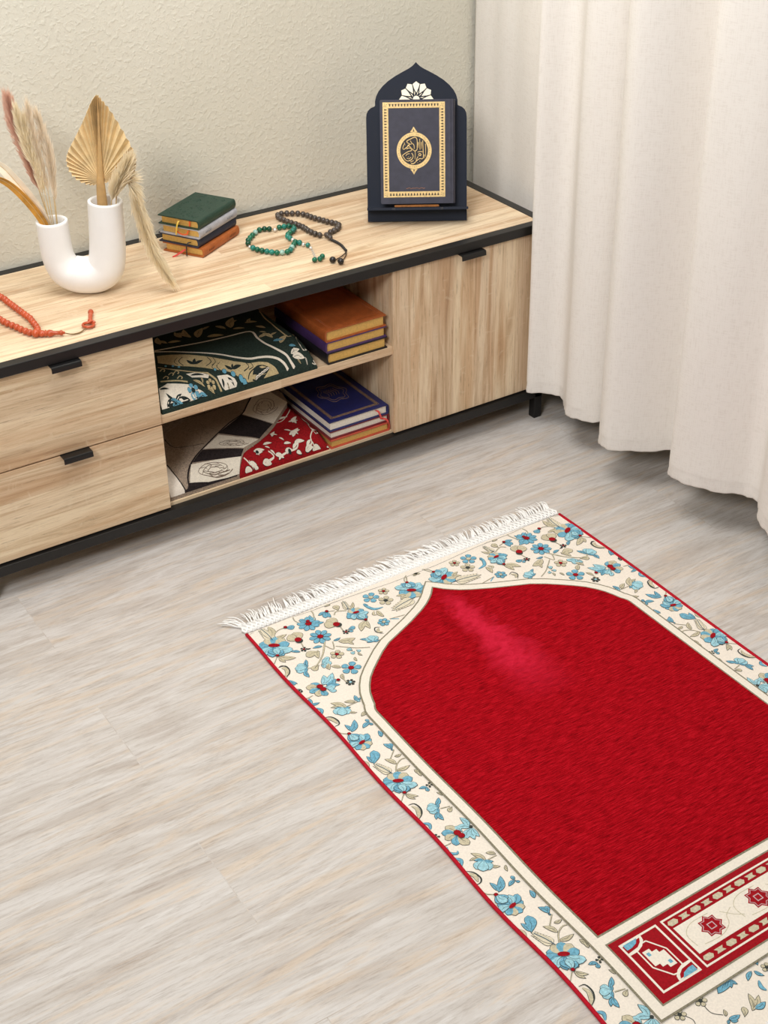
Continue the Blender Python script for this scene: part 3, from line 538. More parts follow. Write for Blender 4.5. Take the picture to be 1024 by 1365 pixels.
GREY_CLOTH=[
('P','N',[(-744,217),(-700,215),(-646,209),(-651,169),(-689,151),(-730,126),(-771,103),(-803,113),(-827,127),(-824,156),(-818,181)]),('S','K',1.5,[(-797,229),(-740,217),(-692,216),(-649,219),(-614,223)]),('S','K',1.5,[(-829,163),(-828,125),(-800,111),(-771,104)]),('P','W',[(-595,228),(-556,223),(-549,160),(-617,97),(-634,133),(-651,168)]),('P','K',[(-653,166),(-635,131),(-620,96),(-668,63),(-700,93),(-729,125)]),
('P','W',[(-731,119),(-702,89),(-671,62),(-709,54),(-748,69),(-782,85)]),('P','K',[(-785,83),(-749,67),(-710,52),(-723,40),(-771,48),(-820,57)]),('P','W',[(-825,54),(-775,48),(-723,40),(-738,23),(-764,23),(-805,24),(-842,28)]),('P','K',[(-844,28),(-805,24),(-764,23),(-742,23),(-751,19),(-805,19),(-854,19)]),('P','C',[(-870,69),(-868,51),(-864,39),(-859,27),(-856,23),(-858,22),(-875,22),(-887,22),(-888,29)]),
('S','K',3,[(-594,230),(-622,200),(-651,169),(-689,151),(-731,124),(-787,84),(-815,63),(-831,49),(-843,34),(-847,24),(-857,22)]),('S','K',2,[(-868,71),(-866,52),(-862,36),(-857,26),(-855,23),(-857,22)]),('S','N',1.1,[(-771,31),(-773,30),(-778,30),(-783,30),(-787,30),(-792,32),(-797,33),(-799,35),(-797,36),(-794,37),(-791,38),(-788,38),(-783,37),(-778,36),(-775,34),(-774,33),(-774,32)]),('S','N',1.1,[(-760,29),(-765,28),(-773,28),(-781,28),(-789,28),(-797,30),(-805,33),(-809,36),(-806,38),(-801,40),(-795,42),(-789,42),(-781,41),(-772,38),(-767,35),(-766,33),(-767,30)]),('S','N',1.1,[(-749,28),(-756,26),(-768,25),(-779,25),(-790,26),(-802,29),(-814,33),(-818,37),(-814,41),(-807,44),(-799,46),(-791,46),(-779,44),(-767,40),(-759,35),(-758,32),(-759,29)]),
('S','N',1,[(-771,31),(-768,28),(-755,28)]),('S','N',1,[(-777,29),(-782,27),(-769,25)]),('S','N',1,[(-788,30),(-799,31),(-793,27)]),('S','N',1,[(-797,33),(-807,36),(-812,33)]),('S','N',1,[(-799,37),(-802,41),(-814,42)]),
('S','N',1,[(-793,39),(-787,42),(-799,47)]),('S','N',1,[(-782,38),(-771,37),(-776,43)]),('S','N',1,[(-773,34),(-763,31),(-758,34)]),('S','N',1.1,[(-710,69),(-713,68),(-717,68),(-720,70),(-723,71),(-727,73),(-731,76),(-732,79),(-731,80),(-728,80),(-726,81),(-723,80),(-719,78),(-716,76),(-713,73),(-713,71),(-713,70)]),('S','N',1.1,[(-702,65),(-706,64),(-713,65),(-719,66),(-725,68),(-731,72),(-737,77),(-740,82),(-737,84),(-733,85),(-729,85),(-724,84),(-718,81),(-711,76),(-707,72),(-707,70),(-707,67)]),
('S','N',1.1,[(-694,61),(-699,60),(-709,61),(-718,63),(-726,66),(-735,71),(-744,78),(-747,85),(-744,88),(-738,89),(-732,90),(-725,89),(-716,84),(-707,77),(-701,72),(-701,68),(-701,64)]),('S','N',1,[(-710,69),(-708,64),(-698,62)]),('S','N',1,[(-715,68),(-720,66),(-710,61)]),('S','N',1,[(-724,70),(-732,73),(-728,67)]),('S','N',1,[(-731,75),(-738,81),(-742,79)]),
('S','N',1,[(-732,81),(-734,86),(-743,90)]),('S','N',1,[(-727,82),(-723,84),(-732,91)]),('S','N',1,[(-719,79),(-711,75),(-714,83)]),('S','N',1,[(-712,73),(-705,68),(-700,70)]),('S','N',1.1,[(-588,163),(-592,159),(-597,157),(-601,156),(-605,157),(-607,160),(-609,165),(-608,170),(-605,175),(-601,179),(-597,182),(-594,183),(-590,183),(-587,179),(-587,175),(-588,170),(-591,165)]),
('S','N',1.1,[(-582,159),(-589,152),(-597,148),(-604,146),(-610,148),(-614,153),(-617,161),(-616,171),(-611,178),(-604,186),(-597,191),(-591,193),(-585,192),(-580,186),(-579,179),(-582,170),(-586,162)]),('S','N',1.1,[(-575,154),(-585,145),(-597,139),(-607,137),(-614,139),(-621,146),(-625,158),(-624,171),(-616,182),(-606,192),(-597,200),(-589,204),(-580,201),(-573,193),(-571,182),(-575,171),(-581,158)]),('S','N',1,[(-589,163),(-592,151),(-580,153)]),('S','N',1,[(-597,155),(-605,146),(-599,137)]),('S','N',1,[(-606,155),(-615,155),(-616,140)]),
('S','N',1,[(-609,164),(-614,172),(-623,160)]),('S','N',1,[(-607,176),(-604,188),(-615,186)]),('S','N',1,[(-598,184),(-589,194),(-596,202)]),('S','N',1,[(-589,184),(-580,184),(-578,199)]),('S','N',1,[(-585,176),(-581,167),(-572,179)]),
('S','D',1.0,[(-813,118),(-819,111),(-815,105)]),('S','D',1.0,[(-787,168),(-783,156),(-788,148)]),('S','D',1.0,[(-748,161),(-752,149),(-756,140)]),('S','D',1.0,[(-738,174),(-738,163),(-745,165)]),('S','D',1.0,[(-724,156),(-732,155),(-723,135)]),
('S','D',1.0,[(-762,137),(-765,130),(-771,120)]),('S','D',1.0,[(-747,157),(-747,142),(-748,135)]),('S','D',1.0,[(-747,146),(-746,135),(-754,137)]),('S','D',1.0,[(-767,174),(-775,166),(-765,159)]),('S','D',1.0,[(-741,180),(-741,172),(-745,153)]),
('S','D',1.0,[(-769,192),(-769,187),(-780,179)]),('S','D',1.0,[(-751,162),(-763,155),(-763,140)]),('S','D',1.0,[(-793,110),(-795,100),(-800,91)]),
]
RED_CLOTH=[
('L','W',-713,29,-697,25,0.6),('L','W',-706,24,-710,33,0.6),('L','W',-705,29,-707,23,0.6),('L','W',-695,23,-706,26,0.6),('L','W',-693,44,-670,41,0.6),
('L','W',-691,38,-675,39,0.6),('L','W',-692,46,-685,35,0.6),('L','W',-667,52,-648,50,0.6),('L','W',-666,47,-658,41,0.6),('L','W',-659,38,-653,29,0.6),
('L','W',-653,29,-636,24,0.6),('L','W',-648,24,-639,26,0.6),('L','W',-630,30,-613,28,0.6),('L','W',-627,26,-619,32,0.6),('L','W',-604,37,-582,35,0.6),
('L','W',-612,30,-597,35,0.6),('L','W',-607,25,-596,23,0.6),('L','W',-587,24,-568,25,0.6),('L','W',-582,26,-568,34,0.6),('L','W',-568,32,-566,25,0.6),
('L','W',-605,76,-596,63,0.6),('L','W',-605,55,-577,60,0.6),('L','W',-601,48,-578,66,0.6),('L','W',-595,65,-587,50,0.6),('L','W',-582,99,-562,94,0.6),
('L','W',-576,91,-556,111,0.6),('L','W',-572,106,-572,84,0.6),('L','W',-551,85,-500,135,0.6),('L','W',-504,147,-507,126,0.6),('L','W',-555,49,-506,99,0.6),
('L','W',-552,41,-507,112,0.6),('L','W',-515,113,-515,87,0.6),('L','W',-519,71,-522,52,0.6),('L','W',-638,76,-627,65,0.6),('L','W',-639,65,-625,80,0.6),
('L','W',-628,57,-622,47,0.6),('L','W',-626,41,-611,38,0.6),('L','W',-498,232,-496,212,0.6),('L','W',-500,191,-500,168,0.6),('L','W',-597,119,-572,119,0.6),
('L','W',-698,60,-687,55,0.6),('L','W',-684,25,-665,23,0.6),('L','W',-571,23,-552,22,0.6),('L','W',-538,23,-529,22,0.6),('L','W',-725,23,-709,23,0.6),
('D','K',-687,41,2.5),('D','K',-621,28,2.5),('D','K',-543,53,2.5),('S','W',2.2,[(-718,39),(-714,33),(-710,27)]),('S','W',2.2,[(-664,37),(-659,32),(-658,27),(-676,25)]),
('S','W',2.2,[(-643,26),(-625,28),(-604,29),(-596,36)]),('S','W',2.2,[(-555,49),(-566,38),(-569,29),(-583,25)]),('S','W',2.2,[(-610,110),(-590,110),(-563,132),(-549,150)]),('S','W',2.2,[(-513,190),(-559,102)]),('S','W',2.2,[(-513,80),(-520,59)]),
]

# ------------------------------------------------------------------ the room
tag(obj('floor', B(-4.2, .16, -4.2, .41, -.05, 0), FLOOR), kind='structure')
WY = .400; WX = .15
tag(obj('wall_back', B(-4.2, .16, WY, WY+.1, 0, 2.6), WALL), kind='structure')
tag(obj('wall_right', B(WX, WX+.1, -4.2, WY, 0, 2.6), WALL), kind='structure')

# ------------------------------------------------------------------ curtain
def build_curtain():
    hem = [(.084, .390), (.074, .345), (.068, .30), (.056, .25), (.050, .20), (.036, .14), (.028, .08), (.020, .03), (.004, -.010), (-.034, -.012), (-.056, -.014), (-.054, -.030), (-.020, -.055),
           (-.013, -.080), (-.030, -.112), (-.047, -.138), (-.044, -.168), (-.022, -.198), (.012, -.214), (.016, -.232), (-.018, -.244), (-.056, -.258), (-.074, -.280), (-.074, -.306),
           (-.045, -.340), (-.002, -.370), (.026, -.388), (.034, -.408), (.010, -.432), (-.034, -.444), (-.052, -.462), (-.047, -.500), (-.029, -.541), (-.004, -.571), (.018, -.594), (.022, -.620), (.004, -.644),
           (-.018, -.664), (-.036, -.704), (-.052, -.75), (-.030, -.80), (.012, -.83), (.018, -.86), (-.020, -.885), (-.050, -.92), (-.042, -.97), (.0, -1.01), (.014, -1.04), (-.03, -1.07), (-.045, -1.12), (-.01, -1.17)]
    P = spline([Vector((x, y, 0)) for x, y in hem], 5); n = len(P)
    zs = [.088, .090, .094, .108, .112, .118, .16, .24, .34, .46, .62, .80, 1.0, 1.25, 1.5, 1.8, 2.1, 2.3]
    bm = NB(); rows = []
    for j, z in enumerate(zs):
        row = []; t = (z-.09)/1.1
        for i, p in enumerate(P):
            ramp = min(1, max(0, (-p.y-.12)/.25))
            x = p.x-.010*t*(1-ramp)*(1 if p.y < .05 else 0); y = p.y
            if p.y > .03: x = max(x, .012)
            # gathered hem: slight pucker
            pk = .0012*sin(i*1.9)*max(0, 1-(z-.09)/.03) if z < .12 else 0
            dz = .0015*sin(i*.8) if z < .11 else 0
            x += .002*sin(p.y*60+z*9)*min(1, z)
            if j == 2: x -= .0012
            if j == 3: x += .0010
            row.append(bm.verts.new((x+pk, y, z+dz+.006*sin(p.y*9))))
        rows.append(row)
    for A, Bq in zip(rows, rows[1:]):
        for i in range(n-1): bm.faces.new((A[i], A[i+1], Bq[i+1], Bq[i]))
    o = obj('curtain', bm, LINEN, smooth=True)
    m = o.modifiers.new('cloth', 'SOLIDIFY'); m.thickness = .0012
    tag(o, 'floor-length cream linen curtain hanging in soft folds beside the media console', 'curtain')
build_curtain()

# ------------------------------------------------------------------ media console
H, D, W = .4565, .398, .0213
XL, X1, X2 = -1.278, -.8947, -.3833
ZFT, ZB, ZS = .4371, .0744, .2555
YF = .008; SH = .272; BT = .0775
con = thing('media_console', 'long low oak-veneer media console with black metal frame against the wall', 'console', (XL/2, D/2, 0))
def cobj(name, bm, m, parent=con, smooth=False):
    bmesh.ops.translate(bm, verts=bm.verts, vec=(-XL/2, -D/2, 0)); return obj(name, bm, m, parent, smooth=smooth)
bm = NB()
for z0, z1 in ((ZFT, H), (.0514, .0712)):
    box(bm, XL, 0, 0, W, z0, z1, bev=.0012); box(bm, XL, 0, D-W, D, z0, z1, bev=.0012)
    box(bm, XL, XL+W, W, D-W, z0, z1, bev=.0012); box(bm, -W, 0, W, D-W, z0, z1, bev=.0012)
cobj('frame', bm, BLACK_METAL)
for x in (XL, -.0197):
    for y in (0, D-.0197): cobj('leg', B(x, x+.0197, y, y+.0197, 0, ZFT, bev=.001), BLACK_METAL)
cobj('top_panel', B(XL+W, -W, W, D-W, ZFT, H-.0006), OAK_X)
cobj('side_panel', B(XL+.022, XL+.038, .026, D-.022, .0712, ZFT), OAK_X); cobj('side_panel', B(-.036, -.020, .026, D-.022, .0712, ZFT), OAK_Z)
cobj('divider', B(X1-.016, X1-.0005, .0245, D-.022, .0712, ZFT), OAK_X); cobj('divider', B(X2+.0005, X2+.016, .0245, D-.022, .0712, ZFT), OAK_Z)
cobj('bottom_panel', B(XL+.038, -.036, .018, D-.022, .0712, BT), OAK_X)
cobj('shelf', B(X1, X2, .012, D-.03, .2545, SH, bev=.0006), OAK_X)
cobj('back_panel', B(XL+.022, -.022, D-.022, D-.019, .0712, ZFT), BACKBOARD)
def handle(parent, xa, xb, zt):
    prof = [(YF+.004, zt), (-.008, zt), (-.0102, zt-.0008), (-.0112, zt-.003), (-.0118, zt-.0105), (-.0100, zt-.0105), (-.0094, zt-.0035), (-.0086, zt-.0022), (-.0076, zt-.0018), (YF-.0005, zt-.0018), (YF-.0005, zt-.0005)]
    bm = NB(); prism(bm, prof[::-1], lambda y, z, x: (x-XL/2, y-D/2, z), xa, xb)
    bmesh.ops.recalc_face_normals(bm, faces=bm.faces)
    o = obj('handle', bm, BLACK_METAL, parent); o['label'] = 'black metal tab handle'
for z0, z1, xa, zt in ((ZS+.0012, ZFT-.0025, -1.0925, .4362), (ZB, ZS-.0018, -1.0950, .2558)):
    d = cobj('drawer', B(XL+.021, X1, YF, YF+.016, z0, z1, bev=.0007), OAK_X); handle(d, xa, xa+.055, zt)
d = cobj('door', B(X2, -.0203, YF, YF+.016, ZB, ZFT-.0025, bev=.0007), OAK_Z); handle(d, -.2300, -.1720, .4362)

# ------------------------------------------------------------------ prayer rug on the floor
rug = thing('prayer_rug', 'large red prayer rug with floral border spread flat on the pale floor', 'rug', (-.9233+.35, -.3393, 0), -.0036)
def edge_wave(u, v):
    if u > 0: return u + max(0, u-.25)/.1*.002*sin(v*9)
    k = min(1, max(0, (-u-.2)/.15))
    return u - k*(.004*sin(v*10.6)**2*(1 if v < .6 else 1.3)) 
def rf(z0): return lambda u, v, h: Vector((edge_wave(u, v), -v+.0025*sin(u*8+1), z0+h))
RL = 1.090
mats = {'0': RUG_CREAM, 'B': Y_BLUE, 'L': Y_LIGHT, 'G': Y_BEIGE, 'R': RUG_RED, 'K': Y_DARK, 'E': yarn('pale_sand_yarn', (220, 210, 186), .06), 'N': plain('slate_yarn', (70, 96, 110), .85)}
pt = Pattern(rf(.0035), mats, clip=lambda a, b: (max(-347.5, min(347.5, a)), max(2, min(1087, b))))
for i in range(24):
    for j in range(36):
        u0, u1 = -.35+i*.7/24, -.35+(i+1)*.7/24; v0, v1 = j*RL/36, (j+1)*RL/36
        pt.bm.faces.new([pt.bm.verts.new(pt.fn(a, b, 0)) for a, b in ((u0, v1), (u1, v1), (u1, v0), (u0, v0))])
bmesh.ops.remove_doubles(pt.bm, verts=pt.bm.verts, dist=1e-6)
ed = [e for e in pt.bm.edges if e.is_boundary]
ret = bmesh.ops.extrude_edge_only(pt.bm, edges=ed)
for v in [g for g in ret['geom'] if isinstance(g, bmesh.types.BMVert)]: v.co.z = .0003
pt.mir = True
pt.run(MOTIFS, .86)
tag(obj('border', pt.bm, list(mats.values()), rug), 'cream border woven with blue flowers and leafy stems')
# arch outlines (half, from the apex down)
half = [(0, .0740), (.006, .0815), (.013, .0895), (.022, .0975), (.036, .1085), (.055, .1200), (.09, .1375), (.125, .1525), (.155, .1650), (.178, .1800), (.198, .1960), (.217, .2120), (.232, .2265), (.244, .2425), (.2525, .2570), (.259, .2740), (.2630, .2870), (.2660, .2920), (.2690, .2985), (.2700, .3050)]
def arch(off, vb):
    p = [(u, v) for u, v in half]+[(.27, .5), (.27, .7), (.27, .863)]
    q = [Vector(a) for a in p]; o = []
    for i, a in enumerate(q):
        t = (q[min(i+1, len(q)-1)]-q[max(i-1, 0)]).normalized(); nn = Vector((t.y, -t.x))
        if i == 0: o.append((0, a.y-off*1.30)); continue
        if nn.x < 0: nn = -nn
        b = a+nn*off; o.append((max(0.0002*i, b.x), b.y))
    o[-1] = (o[-1][0], vb)
    return o+[(-u, v) for u, v in o[::-1] if u > 0]
def flat(bm, outline, fn, h, mi, skirt=.0008):
    top = [bm.verts.new(fn(u, v, h)) for u, v in outline]; f = bm.faces.new(top); f.normal_update(); f.material_index = mi
    if f.normal.z < 0: f.normal_flip()
    bot = [bm.verts.new(fn(u, v, h-skirt)) for u, v in outline]
    for i in range(len(top)):
        k = (i+1) % len(top); g = bm.faces.new((top[i], top[k], bot[k], bot[i])); g.material_index = mi
def dense(outline, step=.02):
    o = []
    for i in range(len(outline)):
        a = Vector(outline[i]); b = Vector(outline[(i+1) % len(outline)]); n = max(1, int((b-a).length/step))
        o += [tuple(a.lerp(b, k/n)) for k in range(n)]
    return o
bm = NB(); fn = rf(.0035)
flat(bm, dense(arch(.0198, 1.0155)), fn, .0025, 1)
flat(bm, dense(arch(.0170, 1.0127)), fn, .0027, 0)
flat(bm, dense(arch(.0030, .866)), fn, .0029, 1)
tag(obj('arch_band', bm, [RUG_BAND, RUG_GREY], rug), 'cream band edged with thin olive lines around the red arch')
bm = NB(); flat(bm, dense(arch(0, .863)), fn, .0035, 0)
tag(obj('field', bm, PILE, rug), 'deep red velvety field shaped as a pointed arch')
# lower panel
pm = {'R': RUG_RED, 'W': RUG_BAND, 'G': Y_BEIGE, 'O': RUG_GREY, 'B': Y_BLUE, 'K': Y_DARK, 'P': yarn('rose_grey_yarn', (196, 168, 170), .06)}
pp = Pattern(rf(.0035), pm, unit=.001); pp.lift = .00015
def R4(a, b, c, d): return dense([(a, b), (c, b), (c, d), (a, d)], 20)
def rect(c, a, b, cc, d, layer): 
    s = pp.mir; pp.poly(R4(a, b, cc, d), c, layer)
rect('O', -272.5, 880.3, 272.5, 998.5, 19); rect('R', -270, 882.8, 270, 996, 20)
def frame(c, a, b, cc, d, w, layer):
    for q in ((a, b, cc, b+w), (a, d-w, cc, d), (a, b, a+w, d), (cc-w, b, cc, d)): rect(c, *q, layer)
pp.mir = True
frame('W', -259, 892, -192, 984, 3.2, 21)
octo = [(-246, 909), (-225, 900), (-203, 918), (-200, 954), (-212, 972), (-234, 975), (-246, 960)]
for s_ in ((-1, 1), (1, -1)):
    cx, cy = -225.5, 938
    arcp = lambda r: [(cx+s_[0]*(31-r*sin(a)), cy+s_[1]*-1*(43-r*1.05*cos(a))*1) for a in [k*pi/2/10 for k in range(11)]]
for q_ in (((-243.5, 912), (-243.5, 945)), ((-243.5, 945), (-228, 969)), ((-228, 969), (-222, 970)), ((-207, 964), (-207, 931)), ((-207, 931), (-222, 906)), ((-222, 906), (-229, 906))): pp.stroke(q_, 2.2, 'W', 21, straight=True)
pp.poly([(-256, 895), (-222, 895), (-224, 903), (-232, 910), (-243, 914), (-256, 914)], 'W', 22); pp.poly([(-256, 897), (-226, 897), (-230, 903), (-238, 908), (-256, 910)], 'R', 23); pp.poly([(-254, 895.5), (-230, 895.5), (-236, 902), (-246, 905), (-254, 905)], 'B', 24)
pp.poly([(-195, 981), (-229, 981), (-227, 973), (-219, 966), (-208, 962), (-195, 962)], 'W', 22); pp.poly([(-195, 979), (-225, 979), (-221, 973), (-213, 968), (-195, 966)], 'R', 23); pp.poly([(-197, 980.5), (-221, 980.5), (-215, 974), (-205, 971), (-197, 971)], 'B', 24)
for a, b in ((-8, -12), (-8, 0), (8, 0), (8, 12), (0, -6), (0, 6)): rect('W', -225.5+a-6, 938+b-7.5, -225.5+a+6, 938+b+7.5, 23)
rect('B', -225.5-11, 938-15, -225.5-6, 938-9, 24); rect('B', -225.5+6, 938+9, -225.5+11, 938+15, 24)
pp.mir = False
frame('W', -184, 892, 184, 985, 3, 21)
rect('W', -176.5, 911, 176.5, 963, 21)
for cy in (903, 973):
    for k in range(-8, 9):
        x = k*21.2
        if k % 2 == 0: pp.poly([(x-9, cy), (x-5.5, cy-4.6), (x+5.5, cy-4.6), (x+9, cy), (x+5.5, cy+4.6), (x-5.5, cy+4.6)], 'G', 22)
        else: pp.poly([(x-8, cy-4), (x+8, cy-4), (x+4.5, cy), (x+8, cy+4), (x-8, cy+4), (x-4.5, cy)], 'G', 22)
for cx in (-129, -40, 49, 138):
    st = lambda r: [(cx+(r if k % 2 == 0 else r*.74)*cos(k*pi/8), 937+(r if k % 2 == 0 else r*.74)*sin(k*pi/8)) for k in range(16)]
    pp.poly(st(19.5), 'R', 22); pp.poly(st(17), 'P', 23); pp.poly(st(15.4), 'R', 24)
    frame('P', cx-5.5, 931.5, cx+5.5, 942.5, 1.5, 25)
    for q in ([(cx-40, 952), (cx-40, 930), (cx-22, 918), (cx+10, 918)], [(cx-30, 955), (cx, 957), (cx+22, 948), (cx+30, 935), (cx+44, 928)], [(cx+26, 925), (cx+40, 940), (cx+52, 948)]): 
        q = [(max(-174, min(174, a)), b) for a, b in q]; pp.stroke(q, 1.1, 'G', 21.5)
tag(obj('lower_panel', pp.bm, list(pm.values()), rug), 'red panel with cream boxes and eight-pointed stars')
for sg in (-1, 1):
    bm = NB(); tube(bm, [(edge_wave(sg*.350, v*RL/60)+sg*.0005, -v*RL/60+.0025*sin(sg*2.8+1), .0032) for v in range(61)], .0031, 8)
    tag(obj('edge_binding', bm, RUG_BIND, rug, smooth=True), 'red overlocked edge cord')
def fringe(sg, y0):
    bm = NB(); rnd = random.Random(5+int(sg))
    # knotted heading: a flat braided tape made of short slanted bundles
    box(bm, -.350, .350, min(y0, y0+sg*.024), max(y0, y0+sg*.024), .0004, .0026)
    n = 150
    for i in range(n):
        u = -.350+.70*i/(n-1)
        w = .0025*sin(u*8+1)
        s_ = 1 if i % 2 else -1
        tube(bm, [(u-.002*s_, y0, .0026), (u+.0016*s_, y0+sg*.008, .0040), (u-.0030*s_, y0+sg*.016, .0040), (u-.0028, y0+sg*.0240, .0026)], .0021, 6)
        if rnd.random() < .06: continue
        for q in range(2):
            lean = -.010*sg*(.6+.9*sin(u*11+2)+.5*sin(u*31))+rnd.gauss(0, .0035); L = .026+rnd.gauss(0, .005)
            if u < -.335: lean -= .022; L *= 1.0
            lift = max(.0006, .003+abs(rnd.gauss(0, .003)))
            b = Vector((u-.0028+rnd.gauss(0, .001), y0+sg*.023, .0026))
            e = b+Vector((lean, sg*L, 0)); e.z = .0012+lift*.6
            m = b.lerp(e, .5)+Vector((rnd.gauss(0, .0014), 0, 0)); m.z = .0024+lift
            tube(bm, spline([b, m, e], 3), lambda t: .00135*(1-.35*t), 5)
    return bm
tag(obj('fringe', fringe(1, .002), FRINGE, rug, smooth=True), 'white cotton fringe', kind='stuff')
tag(obj('fringe', fringe(-1, -RL-.0), FRINGE, rug, smooth=True), 'white cotton fringe', kind='stuff')

# ------------------------------------------------------------------ folded rugs in the open compartment
def prof(d, w):
    t = min(max(d/w, 0), 1); return sqrt(max(0, 1-(1-t)**2))
def hf_up(x, y):
    wy = .06+.06*min(max((-.62-x)/.25, 0), 1)
    return SH+.002+.056*prof(y-.012, wy)*prof(-.556-x, .03)
def hf_red(x, y): return BT+.002+.042*prof(y-.022, .05)*prof(-.532-x, .03)
GX = [(.020, -.741), (.026, -.735), (.034, -.727), (.048, -.713), (.062, -.671), (.077, -.644), (.097, -.617), (.128, -.583), (.160, -.549), (.20, -.538), (.36, -.535)]
def gx(y):
    for (a, p), (b, q) in zip(GX, GX[1:]):
        if y <= b: return p+(q-p)*max(0, (y-a))/(b-a)
    return GX[-1][1]
def hf_gr(x, y): return BT+.0022+.050*prof(y-.022, .06)
def cloth(name, hf, xl, xr, y0, y1, mats, cmds, zb, nx=60, ny=60):
    def fn(x, y, h):
        e = .0015; gxx = max(-2.5, min(2.5, (hf(x+e, y)-hf(x-e, y))/(2*e))); gyy = max(-2.5, min(2.5, (hf(x, y+e)-hf(x, y-e))/(2*e)))
        n = Vector((-gxx, -gyy, 1)).normalized(); return Vector((x, y, hf(x, y)))+n*h
    cx = xr(.02) if callable(xr) else xr
    def clip(a, b_):
        b_ = max(y0*1000, min(y1*1000, b_)); l = (xl(b_/1000) if callable(xl) else xl)*1000; r = (xr(b_/1000) if callable(xr) else xr)*1000
        return max(l, min(r, a)), b_
    p = Pattern(fn, mats, lift=.00025, clip=clip); p.lw = .72 if name == 'u' else .52; p.ow = .5; p.vn = name == 'u'
    g = []
    for j in range(ny+1):
        t = (j/ny)**1.9; y = y0+(y1-y0)*t; row = []
        for i in range(nx+1):
            s = 1-(1-i/nx)**1.7; A_ = xl(y) if callable(xl) else xl; X = A_+((xr(y) if callable(xr) else xr)-A_)*s
            row.append(p.bm.verts.new((X, y, hf(X, y)-.0002)))
        g.append(row)
    for a, b in zip(g, g[1:]):
        for i in range(nx): f = p.bm.faces.new((a[i], a[i+1], b[i+1], b[i])); f.smooth = True
    ed = [e for e in p.bm.edges if e.is_boundary]
    ret = bmesh.ops.extrude_edge_only(p.bm, edges=ed)
    for v in [q for q in ret['geom'] if isinstance(q, bmesh.types.BMVert)]: v.co.z = zb
    p.run(cmds)
    return p.bm
mu = {'0': C_GREEN, 'T': C_TAN, 'W': C_WHITE, 'K': C_INK, 'B': C_BLUE}
o = obj('folded_rug', cloth('u', hf_up, -.889, -.5565, .0135, .36, mu, UPPER_CLOTH, SH), list(mu.values()))
tag(o, 'folded dark green rug with cream floral pattern lying on the upper shelf', 'rug')
mr = {'0': C_RED, 'W': C_WHITE, 'K': C_INK}
o = obj('folded_rug', cloth('r', hf_red, lambda y: gx(y)+.0008, -.5325, .0225, .36, mr, RED_CLOTH, BT), list(mr.values()))
tag(o, 'folded bright red rug with white flowers on the lower shelf beside the books', 'rug')
mg = {'0': C_GREY, 'N': C_PANEL, 'W': C_WHITE, 'K': C_BLACK, 'D': C_BROWN, 'C': C_CREAM}
for k, m in enumerate(GREY_CLOTH):
    if m[0] == 'S' and m[1] == 'N': GREY_CLOTH[k] = ('S', 'D')+tuple(m[2:])
o = obj('folded_rug', cloth('g', hf_gr, -.889, gx, .0225, .36, mg, GREY_CLOTH, BT), list(mg.values()))
tag(o, 'folded taupe and black rug with turned corner on the lower shelf', 'rug')

# ------------------------------------------------------------------ books
def book(name, label, w, d, h, cov, page, spine=1, loc=(0, 0, 0), rot=0, group=None, t=.0018, inset=.0035, rnd=.35, cat='book'):
    """lying book: local X = width (spine at +X or -X), Y = height of the book, Z = thickness"""
    e = thing(name, label, cat, loc, rot, group); s = spine
    n = 8; out = []
    # C-shaped cover profile in (x, z), rounded spine
    R = h/2
    for k in range(n+1):
        a = -pi/2+pi*k/n; out.append((w/2-R*rnd+R*rnd*cos(a), R+R*sin(a)))
    inn = [(w/2-R*rnd-t+max(0, (R-t)*rnd*cos(a)), R+(R-t)*sin(a)) for a in [-pi/2+pi*k/n for k in range(n+1)]]
    pr = [(-w/2, 0)]+out+[(-w/2, h), (-w/2, h-t)]+inn[::-1]+[(-w/2, t)]
    pr = [(x*s, z) for x, z in pr]
    bm = NB()
    a_ = [bm.verts.new((x, -d/2, z)) for x, z in pr]; b_ = [bm.verts.new((x, d/2, z)) for x, z in pr]
    m = len(pr)
    for i in range(m): bm.faces.new((a_[i], a_[(i+1) % m], b_[(i+1) % m], b_[i]))
    k0 = n+2
    for A in (a_, b_):
        o1 = A[:n+3]; i1 = [A[m-1]]+A[m-2:n+3-1:-1]
        o1 = A[0:n+3]; i1 = [A[(m-1)]]+[A[m-2-k] for k in range(n+1)]+[A[n+3]]
        for i in range(n+2): bm.faces.new((o1[i], o1[i+1], i1[i+1], i1[i]))
    bmesh.ops.recalc_face_normals(bm, faces=bm.faces)
    obj('cover', bm, cov, e)
    bm = NB(); x0, x1 = sorted((s*(-w/2+inset), s*(w/2-R*rnd-t*.5)))
    box(bm, x0, x1, -d/2+inset, d/2-inset, t, h-t, bev=.0004)
    obj('page_block', bm, page, e)
    return e
def ribbon(e, pts, wd, m, lab=None):
    bm = NB(); P = spline(pts, 5); rows = []
    for i, p in enumerate(P):
        t = (P[min(i+1, len(P)-1)]-P[max(0, i-1)]).normalized(); n = t.cross(Vector((0, -1, 0)));
        if n.length < .2: n = Vector((1, 0, 0))
        n = n.normalized()*wd/2; rows.append((bm.verts.new(p+n), bm.verts.new(p-n)))
    for a, b in zip(rows, rows[1:]): bm.faces.new((a[0], a[1], b[1], b[0]))
    o = obj('bookmark', bm, m, e); md = o.modifiers.new('t', 'SOLIDIFY'); md.thickness = .0005
    if lab: o['label'] = lab
def emboss(e, w, d, h, m, kind):
    bm = NB(); rnd = random.Random(9)
    if kind == 'filigree':
        for k in range(70):
            x, y = rnd.uniform(-w*.38, w*.36), rnd.uniform(-d*.42, d*.42); r = rnd.uniform(.002, .004); a0 = rnd.uniform(0, 6)
            tube(bm, [(x+r*cos(a0+a)*(1-a/7), y+r*sin(a0+a)*(1-a/7), h) for a in [i*.7 for i in range(8)]], .0004, 4)
    o = obj('embossing', bm, m, e)
